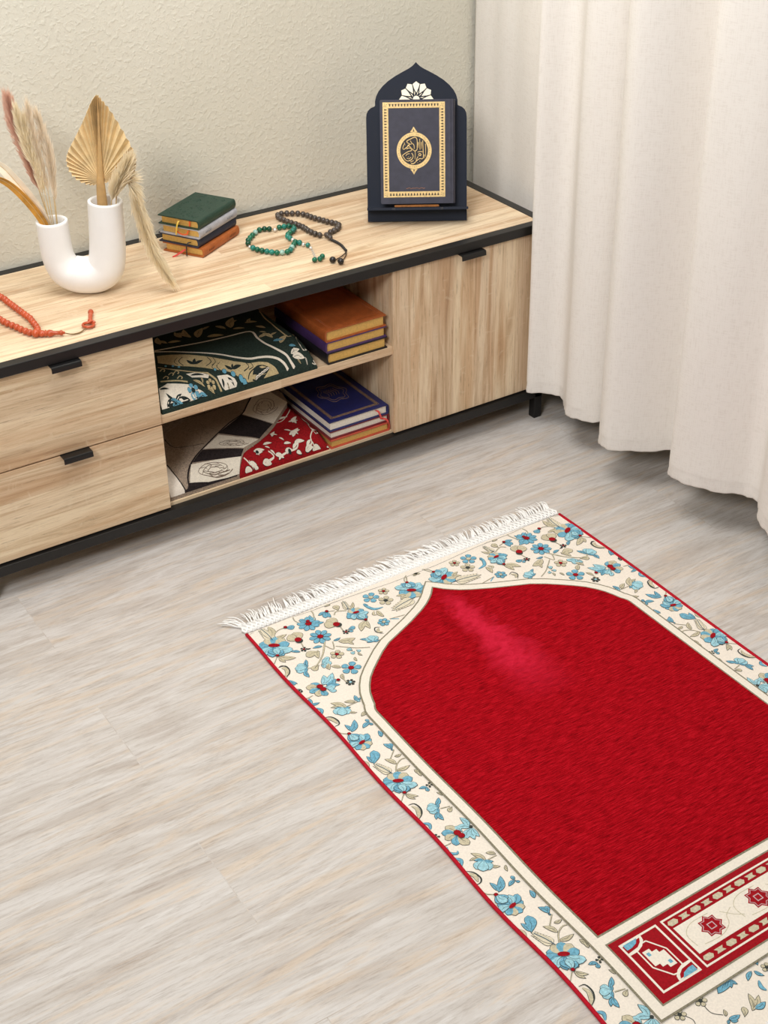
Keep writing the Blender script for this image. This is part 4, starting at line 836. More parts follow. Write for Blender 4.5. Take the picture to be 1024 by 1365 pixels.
ST = dict(w=.095, d=.134, h=.0186); R60 = -radians(60); CX, CY = -.6462, .3062
G1 = 'small books stacked on the console'
sb = []
for k, (lab, cov, off, dr) in enumerate((
        ('small tan leather book at the bottom of the stack of four', TAN_L, (.002, -.002), .02),
        ('small dark navy book second from the bottom of the stack of four', NAVY_L, (-.002, .003), -.01),
        ('small silver grey book directly under the green one', GREY_L, (0, 0), .0),
        ('small dark green embossed book on top of the stack of four', GREEN_L, (-.001, .001), .01))):
    e = book('pocket_book', lab, ST['w'], ST['d'], ST['h'], cov, GILT, 1, (CX+off[0], CY+off[1], H+k*ST['h']+.0002), R60+dr, G1, t=.0022, inset=.005, rnd=.5); sb.append(e)
yy = -ST['d']/2
ribbon(sb[3], [(.002, yy+.004, .012), (.001, yy-.002, .012), (-.001, yy-.005, .004), (-.004, yy-.005, -.010), (-.006, yy-.003, -.0155)], .003, RIB_YEL, 'yellow ribbon bookmark')
ribbon(sb[3], [(.024, yy+.004, .015), (.024, yy+.0025, .012), (.023, yy+.003, .004)], .0035, RIB_ORG, 'orange ribbon bookmark')
ribbon(sb[2], [(.020, yy+.004, .013), (.020, yy-.001, .0135), (.018, yy-.002, .008), (.010, yy-.003, .006), (.002, yy-.004, .008), (-.008, yy-.003, .013)], .003, RIB_ORG, 'orange ribbon bookmark')
ribbon(sb[1], [(.026, yy+.004, .008), (.024, yy-.002, .009), (.021, yy-.005, .003), (.021, yy-.006, -.010), (.021, yy-.007, -.0172)], .0024, RIB_BLK, 'black ribbon bookmark')
ribbon(sb[0], [(.006, yy+.004, .009), (.004, yy-.003, .0105), (-.002, yy-.009, .006), (-.010, yy-.017, .0008), (-.013, yy-.021, .0006)], .0035, RIB_RED, 'pink-red ribbon bookmark')
def spine_stamp(e, w, d, h, m):
    x = w/2+.0002; rnd = random.Random(3)
    for y0 in (-d*.36, d*.22):
        bm = NB(); P = []
        for k in range(5):
            y = y0+k*.0046; z0 = h*.36; P += [(x, y, z0+h*.06*rnd.random()), (x, y+.0012, z0+h*.26), (x, y+.0030*rnd.random(), z0+h*.12)]
        tube(bm, P, .0004, 4); obj('spine_stamp', bm, m, e)
spine_stamp(sb[2], .095, .134, .0186, plain('grey_stamp', (120, 120, 126), .6)); spine_stamp(sb[0], .095, .134, .0186, plain('brown_stamp', (110, 58, 28), .6))
emboss(sb[3], .095, .134, .0186, GREEN_L, 'filigree')

UW, UD = .141, .205
G2 = 'hardcover books on the upper shelf'; G3 = 'hardcover books on the lower shelf'
z = SH
for lab, cov, h, dx, dy in (('black leather book at the bottom of the upper-shelf stack', BLACK_L, .0245, .001, 0), ('purple leather book in the middle of the upper-shelf stack', PURPLE_L, .0230, 0, .001), ('russet leather book on top of the upper-shelf stack', ORANGE_L, .0245, -.0005, .0015)):
    e = book('hardcover_book', lab, UW, UD, h, cov, GILT, -1, (-.4655+dx, .0135+UD/2+dy, z+.0002), 0, G2, t=.0024, inset=.004, rnd=.3); z += h
bm = NB()
for q in ((.010, .0015), (.0135, .0008)):
    i, r = q
    tube(bm, [(-UW/2+i+.006, -UD/2+i, .0245), (UW/2-i, -UD/2+i, .0245), (UW/2-i, UD/2-i, .0245), (-UW/2+i+.006, UD/2-i, .0245)], r*.4, 4, closed=True)
obj('tooled_border', bm, ORANGE_L, e)
z = BT
LW, LD = .143, .215
for lab, cov, pg, h, s, dx, dy in (('coral red book with gilt pages at the bottom of the lower-shelf stack', CORAL_L, GILT, .0195, 1, 0, 0), ('maroon book with white pages in the middle of the lower-shelf stack', MAROON_L, WHITE_PAGE, .0185, 1, .0005, .003), ('royal blue book with gold border on top of the lower-shelf stack', BLUE_L, WHITE_PAGE, .0225, 1, -.0005, .003)):
    e = book('hardcover_book', lab, LW, LD, h, cov, pg, s, (-.4575+dx, .0195+LD/2+dy, z+.0002), 0, G3, t=.0024, inset=.004, rnd=.3); z += h
    if cov == MAROON_L: ribbon(e, [(.050, -LD/2+.006, .010), (.056, -LD/2-.002, .012), (.062, -LD/2-.004, .008), (.066, -LD/2-.004, .001)], .004, RIB_RED, 'red ribbon bookmark')
    if cov == BLUE_L:
        ribbon(e, [(.040, -LD/2+.006, .014), (.043, -LD/2-.003, .015), (.047, -LD/2-.004, .006), (.050, -LD/2-.004, -.003)], .004, RIB_RED, 'red ribbon bookmark')
        bm = NB()
        for i, r in ((.011, .0005), (.014, .0011), (.017, .0005)):
            P = [(-LW/2+i, -LD/2+i), (LW/2-i-.006, -LD/2+i), (LW/2-i-.006, LD/2-i), (-LW/2+i, LD/2-i)]
            for (a, b), (c, d_) in zip(P, P[1:]+P[:1]):
                box(bm, min(a, c)-r, max(a, c)+r, min(b, d_)-r, max(b, d_)+r, h-.0002, h+.0002)
        for k in range(2):
            tube(bm, [((.030-.006*k)*cos(a)*(1+.12*cos(6*a)), .0+(.038-.008*k)*sin(a)*(1+.12*cos(6*a)), h) for a in [i*2*pi/48 for i in range(48)]], .0005, 4, closed=True)
        for k in range(5): tube(bm, spline([(-.014+.006*k, -.012, h), (-.010+.006*k, 0, h), (-.014+.006*k, .012, h), (-.008+.005*k, .016, h)], 4), .0005, 4)
        obj('gilt_tooling', bm, plain('dull_gold_foil', (150, 120, 78), .5, .15, 150, .2), e)

# ------------------------------------------------------------------ book stand + displayed book
AN = -YAW; AL = radians(18)
stand = thing('book_stand', 'glossy black arched book stand on the right end of the console', 'book stand', (-.22965, .14965, H), AN)
def sp(h, l, off): return Vector((h, sin(AL)*l - cos(AL)*off, cos(AL)*l + sin(AL)*off))   # plane leaning back, off = towards the viewer
def rr(x0, x1, y0, y1, r, n=4):
    o = []
    for cx, cy, a0 in ((x1-r, y0+r, -pi/2), (x1-r, y1-r, 0), (x0+r, y1-r, pi/2), (x0+r, y0+r, pi)):
        o += [(cx+r*cos(a0+pi/2*k/n), cy+r*sin(a0+pi/2*k/n)) for k in range(n+1)]
    return o
o_ = [(.1015, .0), (.1015, .205), (.1005, .213), (.0975, .2195), (.092, .2245), (.0845, .2275), (.0832, .229), (.0830, .238), (.0805, .2475), (.0755, .2570), (.067, .2670), (.056, .2765), (.042, .2855), (.028, .2930), (.016, .2990), (.008, .3040), (.003, .3085), (0, .3120)]
outl = o_+[(-a, b) for a, b in o_[::-1] if a > 0]
bm = NB(); prism(bm, outl, sp, -.006, -.001); bmesh.ops.recalc_face_normals(bm, faces=bm.faces)
bmesh.ops.translate(bm, verts=bm.verts, vec=(0, 0, .002))
obj('back_panel', bm, GLOSS_BLACK, stand)
# ledge: plate crossing the panel at right angles, with small tenons at the sides and a foot behind
bm = NB()
led = [(-.1022, -.050), (-.1022, .038), (-.052, .038), (-.046, .042), (.046, .042), (.052, .038), (.1022, .038), (.1022, -.050)]
prism(bm, led, lambda x, y, z: sp(x, z, y), .0265, .0315); bmesh.ops.recalc_face_normals(bm, faces=bm.faces)
obj('ledge', bm, GLOSS_BLACK, stand)
bm = NB(); fx = [(-.098, 0), (.098, 0), (.098, .034), (-.098, .034)]
prism(bm, [(-.098, .0), (.098, .0), (.098, .050), (-.098, .050)], lambda x, z, y: Vector((x, y, z*.88)), .062, .067); bmesh.ops.recalc_face_normals(bm, faces=bm.faces)
obj('rear_foot', bm, GLOSS_BLACK, stand)
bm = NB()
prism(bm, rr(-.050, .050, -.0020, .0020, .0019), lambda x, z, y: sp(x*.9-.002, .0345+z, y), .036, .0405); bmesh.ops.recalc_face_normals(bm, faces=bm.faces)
o = obj('front_strip', bm, plain('amber_gold_strip', (140, 88, 38), .35, .15, 200, .2), stand); o['label'] = 'slim amber-gold strip on the ledge'  # slim amber strip along the front of the ledge
bm = NB(); C0 = .2405
for k in range(12):
    a = 2*pi*k/12+pi/2; x = lambda r, d: (r*cos(a+d), C0+r*sin(a+d))
    prism(bm, [x(.0125, 0), x(.0215, -.20), x(.030, -.235), x(.0345, 0), x(.030, .235), x(.0215, .20)], sp, -.001, -.0004)
    prism(bm, [x(.0075, -.10), x(.0118, -.19), x(.0175, -pi/12), x(.0118, -.32)], sp, -.001, -.0004)
prism(bm, [(.0068*cos(2*pi*k/16), C0+.0068*sin(2*pi*k/16)) for k in range(16)], sp, -.001, -.0004)
bmesh.ops.recalc_face_normals(bm, faces=bm.faces); bmesh.ops.translate(bm, verts=bm.verts, vec=(0, 0, .002))
o = obj('rosette', bm, ROSETTE, stand); o['label'] = 'pale gilt rosette'

qb = thing('hardcover_book', 'navy hardcover book with gold frame and medallion standing on the black stand', 'book', (-.22965, .14965, H), AN)
T0, T1 = .0015, .0305
def qs(h, l, off): return sp(h, l, off)+Vector((0, 0, .002))
bl, bh, bx0, bx1 = .0365, .2395, -.0738, .0760
bm = NB()
prism(bm, rr(bx0, bx1-.0075, bl, bh, .003), qs, T1-.003, T1); prism(bm, rr(bx0, bx1-.0075, bl, bh, .003), qs, T0, T0+.003)
sp_ = [(bx1-.0085, T0), (bx1-.004, T0), (bx1-.0005, T0+.004), (bx1+.0012, (T0+T1)/2), (bx1-.0005, T1-.004), (bx1-.004, T1), (bx1-.0085, T1), (bx1-.0085, T1-.003), (bx1-.0055, T1-.003), (bx1-.0045, T0+.006), (bx1-.0085, T0+.003)]
prism(bm, sp_, lambda x, o2, l: qs(x, l, o2), bl, bh)
prism(bm, [(.0588, bl+.001), (.0602, bl+.001), (.0602, bh-.001), (.0588, bh-.001)], qs, T1-.0001, T1+.0003)
bmesh.ops.recalc_face_normals(bm, faces=bm.faces); obj('cover', bm, NAVY, qb)
bm = NB(); prism(bm, rr(bx0+.003, bx1-.0075, bl+.003, bh-.003, .001), qs, T0+.003, T1-.003); bmesh.ops.recalc_face_normals(bm, faces=bm.faces); obj('page_block', bm, GILT, qb)
bm = NB()
def bar(x0, x1, y0, y1, o1=T1, o2=T1+.0003, mi=0): prism(bm, [(x0, y0), (x1, y0), (x1, y1), (x0, y1)], qs, o1, o2, mi)
fx0, fx1, fy0, fy1, fw = -.0682, .0560, .0495, .2345, .0112
bar(fx0, fx1, fy0, fy0+fw); bar(fx0, fx1, fy1-fw, fy1); bar(fx0, fx0+fw, fy0+fw, fy1-fw); bar(fx1-fw, fx1, fy0+fw, fy1-fw)
def tri(p): prism(bm, p, qs, T1+.0003, T1+.0005, 1)
n = 17
for k in range(n):
    x = fx0+fw+.003+(fx1-fx0-2*fw-.006)*k/(n-1)
    for y, s in ((fy0+fw*.5, 1), (fy1-fw*.5, -1)): tri([(x-.0021, y-s*.0024), (x+.0021, y-s*.0024), (x+.0006, y+s*.0026), (x-.0006, y+s*.0026)]); 
n = 29
for k in range(n):
    y = fy0+fw+.003+(fy1-fy0-2*fw-.006)*k/(n-1)
    for x, s in ((fx0+fw*.5, 1), (fx1-fw*.5, -1)): tri([(x-s*.0024, y-.0018), (x-s*.0024, y+.0018), (x+s*.0026, y+.0005), (x+s*.0026, y-.0005)])
for x in (fx0+fw/2, fx1-fw/2):
    for y in (fy0+fw/2, fy1-fw/2):
        for a in range(4): tri([(x+.001*cos(a*pi/2), y+.001*sin(a*pi/2)), (x+.0035*cos(a*pi/2+.4), y+.0035*sin(a*pi/2+.4)), (x+.0035*cos(a*pi/2+.7), y+.0035*sin(a*pi/2+.7))])
bmesh.ops.recalc_face_normals(bm, faces=bm.faces)
o = obj('gilt_frame', bm, [GOLD, GOLD_DARK], qb); o['label'] = 'ornate gold border'
# medallion: pixel tracing of the emblem brought to metres on the cover
MX, MY, MS = -.0060, .1407, .0356/325*1.0
bm = NB()
def em(x, y): return ((x-482)*MS+MX, -(y-548)*MS*1.02+MY)
def ring(ro, ri, o1, o2, mi, n=56):
    for k in range(n):
        a, b = 2*pi*k/n, 2*pi*(k+1)/n
        prism(bm, [(MX+ri*cos(a), MY+ri*1.02*sin(a)), (MX+ro*cos(a), MY+ro*1.02*sin(a)), (MX+ro*cos(b), MY+ro*1.02*sin(b)), (MX+ri*cos(b), MY+ri*1.02*sin(b))], qs, o1, o2, mi)
ring(.0350, .0277, T1, T1+.0003, 0)
for k in range(44):
    a = 2*pi*k/44; prism(bm, [(MX+.0314*cos(a)+.0006*cos(b), MY+.0320*sin(a)+.0006*sin(b)) for b in (0, 1.57, 3.14, 4.71)], qs, T1+.0003, T1+.0005, 1)
for s in (1, -1):
    prism(bm, [em(410, 548-s*325), em(440, 548-s*362), em(476, 548-s*418), em(512, 548-s*362), em(545, 548-s*320)], qs, T1, T1+.0003, 0)
    prism(bm, [em(462, 548-s*330), em(476, 548-s*380), em(490, 548-s*330)], qs, T1+.0003, T1+.0005, 1)
prism(bm, [(MX+.0277*cos(2*pi*k/40), MY+.0283*sin(2*pi*k/40)) for k in range(40)], qs, T1, T1+.00008, 2)
strokes = [[(350, 400), (352, 380), (420, 345), (490, 318), (528, 335), (540, 390), (540, 470), (536, 530), (495, 555), (450, 525), (405, 480), (372, 455)],
    [(352, 385), (362, 412), (400, 432), (378, 462), (340, 495), (300, 522), (276, 512), (284, 470), (300, 435)], [(415, 375), (438, 415), (478, 450), (486, 520)], [(360, 460), (400, 440), (440, 432)],
    [(265, 630), (320, 592), (380, 562), (425, 550), (436, 528), (405, 505), (372, 505), (340, 520)], [(265, 630), (298, 680), (330, 715), (375, 728), (430, 705), (458, 668), (460, 630), (436, 590)], [(372, 655), (388, 657)],
    [(500, 560), (502, 620), (496, 700)], [(586, 345), (588, 440), (590, 535)], [(640, 375), (645, 470), (648, 560), (650, 670), (620, 694), (585, 690), (545, 712), (500, 752), (466, 776), (425, 772)], [(690, 432), (694, 540), (690, 660)],
    [(545, 575), (595, 566), (640, 572)], [(560, 615), (585, 600), (608, 618), (590, 640), (558, 626)], [(540, 760), (550, 762)], [(578, 735), (592, 732)], [(555, 650), (530, 690), (515, 730)], [(410, 745), (440, 735), (470, 720)], [(560, 400), (562, 500)], [(615, 400), (618, 520)], [(300, 405), (320, 455)], [(330, 640), (350, 610), (400, 600)], [(345, 675), (390, 690), (425, 660)], [(665, 620), (668, 680)]]
for q in strokes:
    pts = [qs(*em(*p), T1+.0002) for p in (spline([(a, b, 0) for a, b in q], 4) if len(q) > 2 else [Vector((a, b, 0)) for a, b in q]) for p in [(p.x, p.y)]]
    tube(bm, pts, .00088 if len(q) > 3 else .0007, 5, 0)
o = obj('medallion', bm, [GOLD, GOLD_DARK, plain('black_foil', (40, 36, 38), .5)], qb); o['label'] = 'round gold calligraphy medallion'
bm = NB()
for k in range(9):
    x = -.0225+.0042*k; y = .0668+.0004*sin(k*2)
    tube(bm, [qs(x+a, y+b, T1+.0001) for a, b in ((0, 0), (.0012, .0012*(1 if k % 2 else -.6)), (.0022, -.0002), (.0034, .0007), (.0042, 0))], .0004, 4)
o = obj('inscription', bm, COPPER, qb); o['label'] = 'tiny copper script line'

# ------------------------------------------------------------------ U-shaped vase
va = thing('vase', 'white matt U-shaped ceramic vase with two tubes on the left of the console', 'vase', (-.9364, .2183, H), AN)
def vase_bm():
    bm = NB()
    path = [(-.0385, .1385, .0288), (-.0380, .110, .0290), (-.0372, .082, .0292), (-.0340, .062, .0298), (-.0240, .0430, .0318), (-.006, .0345, .0338), (.012, .0325, .0345), (.032, .0350, .0345), (.0475, .0460, .0342), (.0540, .066, .0336), (.0575, .092, .0328), (.0595, .125, .0320), (.0612, .155, .0315), (.0625, .1745, .0312)]
    P = spline([Vector((a, b, r)) for a, b, r in path], 5); seg = 32; rings = []
    def ringat(x, z, r, t, cl=True):
        n = Vector((t.y, -t.x)); out = []
        for k in range(seg):
            a = 2*pi*k/seg; q = Vector((x, z))+n*(r*cos(a)); y = r*1.0*sin(a)
            out.append(bm.verts.new((q.x, y, max(0.0, q.y))))
        return out
    N = len(P); T = []
    for i in range(N):
        d = P[min(i+1, N-1)]-P[max(i-1, 0)]; T.append(Vector((d.x, d.y)).normalized())
    # inner wall of the left mouth, rims, outer tube, inner wall of the right mouth
    def lip(p, t, s):
        L = []
        for dr, dz in ((-.0072, -.045), (-.0066, -.012), (-.0062, -.0015), (-.0052, .0006), (-.0030, .0014), (-.0008, .0006)):
            L.append((p.x+s*t.x*dz, p.y+s*t.y*dz, p.z+dr))
        return L
    l1 = lip(P[0], T[0], -1); l2 = lip(P[-1], T[-1], 1)[::-1]
    for x, z, r in l1: rings.append(ringat(x, z, r, T[0]))
    for p, t in zip(P, T): rings.append(ringat(p.x, p.y, p.z, t))
    for x, z, r in l2: rings.append(ringat(x, z, r, T[-1]))
    for A, Bq in zip(rings, rings[1:]):
        for k in range(seg): bm.faces.new((A[k], Bq[k], Bq[(k+1) % seg], A[(k+1) % seg]))
    bm.faces.new(rings[0]); bm.faces.new(rings[-1][::-1])
    bmesh.ops.recalc_face_normals(bm, faces=bm.faces)
    return bm
obj('body', vase_bm(), VASE, va, smooth=True)
# dried stems stand in the vase's plane: (h, depth, z) about the vase's base
VL = (-.9364, .2183, H)
def stem_thing(name, label, cat, base, group=None): 
    m = Matrix.Rotation(AN, 4, 'Z'); w = m @ Vector(base)
    return thing(name, label, cat, (VL[0]+w.x, VL[1]+w.y, VL[2]+w.z), AN, group)
def rel(base, pts): b = Vector(base); return [Vector(p)-b for p in pts]
def plume(bm, path, r0, n, L, rnd, droop=.3, thick=.00030):
    P = spline(path, 10); N = len(P)
    for i in range(n):
        k = rnd.random(); j = min(N-2, int(k*(N-1))); p = P[j].lerp(P[j+1], rnd.random()); t = (P[j+1]-P[j]).normalized()
        rv = Vector((rnd.gauss(0, 1), rnd.gauss(0, 1), rnd.gauss(0, 1))); rv = (rv-t*rv.dot(t)).normalized()
        rr_ = r0*(sin(pi*min(1, .12+.88*k))**.6)*(.5+.6*rnd.random()); l = L*(.6+.7*rnd.random())
        e = p+t*(l*.85)+rv*rr_; e.z -= droop*l*rnd.random()
        m = p.lerp(e, .5)+rv*(rr_*.22)
        a = rnd.random()
        w = t.cross(rv)*thick
        v = [bm.verts.new(q) for q in (p-w, p+w, m+w*.9, e, m-w*.9)]
        bm.faces.new(v)
def pampas(name, label, base, path, plume_from, r0, n, L, mp, ms, rnd, group=None, droop=.3, sr=.0011, thick=.0003, cat='dried grass'):
    t = stem_thing(name, label, cat, base, group); P = rel(base, path)
    bm = NB(); tube(bm, spline(P, 6), lambda k: sr*(1-.3*k) if k < plume_from else sr*.35, 6); obj('stalk', bm, ms, t)
    bm = NB(); Q = spline(P, 8); Q = Q[int(plume_from*len(Q)):]; plume(bm, Q[::4]+[Q[-1]], r0, n, L, rnd, droop, thick); tag(obj('plume', bm, mp, t), kind='stuff')
    return t
rn = random.Random(21)
# left mouth: centre (-.0385, 0, .139)
pampas('pampas_grass', 'rosy brown pampas plume leaning furthest left out of the short vase tube', (-.040, .004, .118), [(-.040, .004, .118), (-.0577, .012, .2013), (-.0726, .020, .2634), (-.0830, .024, .305), (-.0880, .026, .338)], .22, .015, 1300, .040, PLUME_PINK, STRAW, rn)
gg = 'straw grass stalks in the short vase tube'
for k, (a, p2, p3, p4, p5) in enumerate((((-.0355, 0), (-.0380, .2149), (-.0452, .2697), (-.0500, .3101), (-.0513, .3365)), ((-.0385, -.007), (-.0480, .2151), (-.0600, .2700), (-.0670, .3104), (-.0690, .3330)), ((-.0320, .006), (-.0300, .2147), (-.0330, .2695), (-.0350, .3032), (-.0376, .3200)),
        ((-.0360, -.004), (-.0430, .2100), (-.0530, .2600), (-.0580, .2950), (-.0590, .3150)), ((-.0300, .002), (-.0270, .1900), (-.0260, .2250), (-.0262, .2550), (-.0270, .2750)))):
    y = a[1]
    pampas('grass_stalk', 'feathery straw-coloured grass stalk in the bundle rising from the short vase tube', (a[0], y, .110), [(a[0], y, .110)]+[(q[0], y*1.4, q[1]) for q in (p2, p3, p4, p5)], .20, .0105, 430, .036, PLUME_STRAW if k % 2 == 0 else PLUME_CREAM, STRAW, rn, gg, .15, .0008, .00024)
def blade(name, label, base, path, wid, mat, twist=0, group=None, fold=.35):
    t = stem_thing(name, label, 'dried leaf', base, group); P = spline(rel(base, path), 8); bm = NB(); rows = []
    N = len(P)
    for i, p in enumerate(P):
        tg = (P[min(i+1, N-1)]-P[max(0, i-1)]).normalized(); n = tg.cross(Vector((0, 1, 0))).normalized(); d = Vector((0, 1, 0))
        k = i/(N-1); w = wid*(sin(pi*min(1, .22+.78*k))**.7)*.5; n = (n*cos(twist)+d*sin(twist))
        rows.append([bm.verts.new(p-n*w-d*w*fold), bm.verts.new(p), bm.verts.new(p+n*w-d*w*fold)])
    for a, b in zip(rows, rows[1:]):
        for q in range(2): bm.faces.new((a[q], a[q+1], b[q+1], b[q]))
    o = obj('blade', bm, mat, t, smooth=False); md = o.modifiers.new('t', 'SOLIDIFY'); md.thickness = .0006
    bm = NB(); tube(bm, [p+Vector((0, -.0006, 0)) for p in P], .0007, 5); obj('midrib', bm, STRAW, t)
    return t
blade('dried_leaf', 'amber folded dried leaf arching left out of the short vase tube', (-.046, -.010, .118), [(-.046, -.010, .118), (-.0500, -.010, .139), (-.0662, -.012, .1706), (-.0885, -.014, .2018), (-.1085, -.016, .2202), (-.1263, -.018, .2255), (-.160, -.02, .224)], .017, GOLD_LEAF, .25)
blade('dried_leaf', 'ivory dried leaf curling just above the amber one', (-.047, -.002, .118), [(-.047, -.002, .118), (-.0510, -.003, .1419), (-.0688, -.005, .1805), (-.0904, -.007, .2157), (-.1079, -.009, .2408), (-.1225, -.010, .2500), (-.150, -.01, .250)], .022, IVORY_LEAF, -.2)
# right mouth: centre (.0625, 0, .1755)
def palm_leaf():
    base = (.0555, .004, .130)
    t = stem_thing('dried_palm_leaf', 'spade-shaped pleated dried palm leaf in the tall vase tube', 'dried leaf', base)
    O = Vector((.0585, .004, .2105)); prm = []
    edge = [(.0500, .2070), (.0455, .2040), (.0330, .2065), (.0175, .2165), (.0070, .2330), (.0045, .2525), (.0100, .2690), (.0250, .2930), (.0420, .3210), (.0560, .3470), (.0640, .3590), (.0705, .3640), (.0780, .3550), (.0900, .3380), (.1060, .3080), (.1210, .2760), (.1265, .2560), (.1255, .2390), (.1190, .2240), (.1040, .2150), (.0860, .2110), (.0690, .2080)]
    E = spline([Vector((a, b, 0)) for a, b in edge], 4); N = len(E)
    bm = NB(); c = bm.verts.new(O-Vector(base)); r1 = []; r2 = []
    for i, p in enumerate(E):
        z = .0046 if i % 2 else -.0046; k = min(1, abs(i/(N-1)-.5)*2)
        d = Vector((p.x, 0, p.y)); cup = -.010*(abs(d.x-.064)/.06)**1.5
        r2.append(bm.verts.new(Vector((d.x, .004+cup+z, d.z))-Vector(base))); m = O.lerp(Vector((d.x, .004+cup*.4+z*.8, d.z)), .5); r1.append(bm.verts.new(m-Vector(base)))
    for i in range(N-1): bm.faces.new((r1[i], r1[i+1], r2[i+1], r2[i])); bm.faces.new((c, r1[i+1], r1[i]))
    o = obj('fan', bm, PALM, t); md = o.modifiers.new('t', 'SOLIDIFY'); md.thickness = .0008
    bm = NB(); q = rel(base, [(.0555, .004, .130), (.0565, .004, .172), (.0580, .001, .200), (.0600, .0, .224), (.0640, .001, .270), (.0690, .002, .335), (.0705, .003, .360)])
    tube(bm, spline(q, 5), lambda k: .0105*(1-k/.36*.25) if k < .36 else .0079*max(.05, (1-(k-.36)/.62))**1.2, 10, flat=.55)
    obj('stalk', bm, PALM_STALK, t)
palm_leaf()
gp = 'cream plumes in the tall vase tube'
pampas('pampas_grass', 'short cream pampas tuft standing in front of the palm leaf', (.072, -.008, .130), [(.072, -.008, .130), (.0755, -.010, .174), (.0856, -.013, .199), (.1010, -.016, .2236), (.1137, -.018, .2468)], .30, .018, 800, .034, PLUME_CREAM, STRAW, rn, None, -.1)
pampas('pampas_grass', 'long cream pampas plume drooping from the tall vase tube towards the books', (.080, -.006, .130), [(.080, -.006, .130), (.0850, -.008, .1822), (.0970, -.010, .2085), (.1077, -.011, .2166), (.1165, -.012, .1984), (.1235, -.012, .1632), (.1307, -.012, .1275), (.1413, -.012, .0838), (.1525, -.012, .0572), (.1629, -.012, .0363)], .28, .0165, 1200, .036, PLUME_CREAM, STRAW, rn, None, .1)

# ------------------------------------------------------------------ prayer beads
def mm(l): return [Vector((a/1000, b/1000, 0)) for a, b in l]
def strand(name, label, origin): return thing(name, label, 'prayer beads', (origin[0], origin[1], H))
GREEN = [(-465, 269), (-474, 272), (-484, 274), (-496, 271), (-505, 278), (-513, 284), (-524, 285), (-537, 278), (-549, 268), (-559, 259), (-569, 249), (-577, 235), (-581, 221), (-580, 209), (-577, 197), (-572, 187), (-566, 178), (-560, 169), (-553, 161), (-544, 156), (-534, 153), (-524, 158), (-515, 168), (-505, 178), (-496, 188)]
GREEN2 = [(-459, 260), (-463, 250), (-471, 242), (-480, 237), (-488, 231), (-494, 222), (-495, 211), (-495, 200)]
g = strand('prayer_beads', 'dark green stone prayer beads looped between the small books and the black beads', (-.520, .22)); off = Vector((-.520, .22, 0))
rb = random.Random(4); R0 = .0056
def bead(parent, p, r, m, sq=(1, 1, 1), ax=None, lab=None):
    bm = NB(); ball(bm, (p.x, p.y, p.z), r, 0, 14, sq, ax); o = obj('bead', bm, m, parent, smooth=True)
    if lab: o['label'] = lab
pale = {7, 19, 22}; silv = {3, 12}
gp_ = mm(GREEN); g2 = mm(GREEN2)
for i, p in enumerate(gp_):
    q = p-off; q.z = R0
    if i in silv: q.z = .0036; bead(g, q, .0042 if i == 3 else .0034, SILVER, lab='silver spacer bead')
    else: bead(g, q, R0, BEAD_PALE if i in pale else BEAD_GREEN[rb.choice((0, 0, 1, 2))], lab='pale agate bead' if i in pale else None)
for i, p in enumerate(g2):
    q = p-off; q.z = R0
    if i == 7: bead(g, q, .0040, SILVER, lab='silver spacer bead')
    else: bead(g, q, R0, BEAD_GREEN[rb.choice((0, 1, 2))])
for p, r, m in (((-491, 180), R0, BEAD_GREEN[1]), ((-488, 170), .0040, SILVER), ((-483, 161), .0050, BEAD_GREEN[1]), ((-484, 148), .0034, SILVER), ((-510, 89), .0053, BEAD_GREEN[0]), ((-499, 87), .0053, BEAD_GREEN[0]), ((-489, 95), .0053, BEAD_GREEN[0])):
    q = mm([p])[0]-off; q.z = r; bead(g, q, r, m)
bm = NB()
tube(bm, [p-off+Vector((0, 0, R0)) for p in gp_], .0007, 5); tube(bm, [p-off+Vector((0, 0, R0)) for p in [gp_[0]]+g2+[gp_[-1]]+mm([(-491, 180), (-488, 170), (-483, 161), (-484, 148)])], .0007, 5)
obj('cord', bm, CORD, g)
bm = NB()
for k in range(9):
    t = k/8; p = Vector((-.485, .142, .0022)).lerp(Vector((-.500, .104, .0022)), t)-off
    tube(bm, [p+Vector((.0022*cos(a)*(1 if k % 2 else .4), .0030*sin(a), .0012*(0 if k % 2 else cos(a)))) for a in [i*2*pi/10 for i in range(10)]], .00045, 5, closed=True)
for e in ((-.510, .089), (-.499, .087), (-.489, .095)): tube(bm, [Vector((-.500, .104, .002))-off, Vector((e[0], e[1], .004))-off], .0006, 5)
o = obj('tassel_chain', bm, SILVER, g); o['label'] = 'silver tassel chain'

BLACK = [(-412, 192), (-402, 195), (-392, 200), (-384, 207), (-378, 216), (-379, 226), (-383, 235), (-388, 245), (-391, 255), (-395, 265), (-399, 276), (-402, 287), (-404, 298), (-408, 309), (-415, 319), (-424, 326), (-433, 333), (-443, 338), (-453, 335), (-458, 325), (-459, 314), (-457, 303), (-455, 292), (-452, 281), (-448, 270), (-446, 259), (-444, 248), (-444, 237), (-445, 226), (-444, 214), (-442, 202), (-438, 191)]
b = strand('prayer_beads', 'speckled black prayer beads lying behind the green ones beside the stand', (-.42, .25)); off = Vector((-.42, .25, 0)); r = .0060
bp_ = mm(BLACK)
for i, p in enumerate(bp_):
    q = p-off; q.z = r; d = bp_[(i+1) % len(bp_)]-bp_[i-1]; bead(b, q, r, BEAD_BLACK, (1, 1, .94), d)
for p, rr2 in (((-427, 181), .0066), ((-428, 168), .0062)):
    q = mm([p])[0]-off; q.z = rr2; bead(b, q, rr2, BEAD_BLACK, (.9, .9, 1.1), (0, 1, 0))
ct = spline([Vector((a/1000, c_/1000, .003))-off for a, c_ in ((-428, 162), (-427, 155), (-426, 146), (-426, 136), (-427, 124), (-430, 112), (-433, 99))], 4)
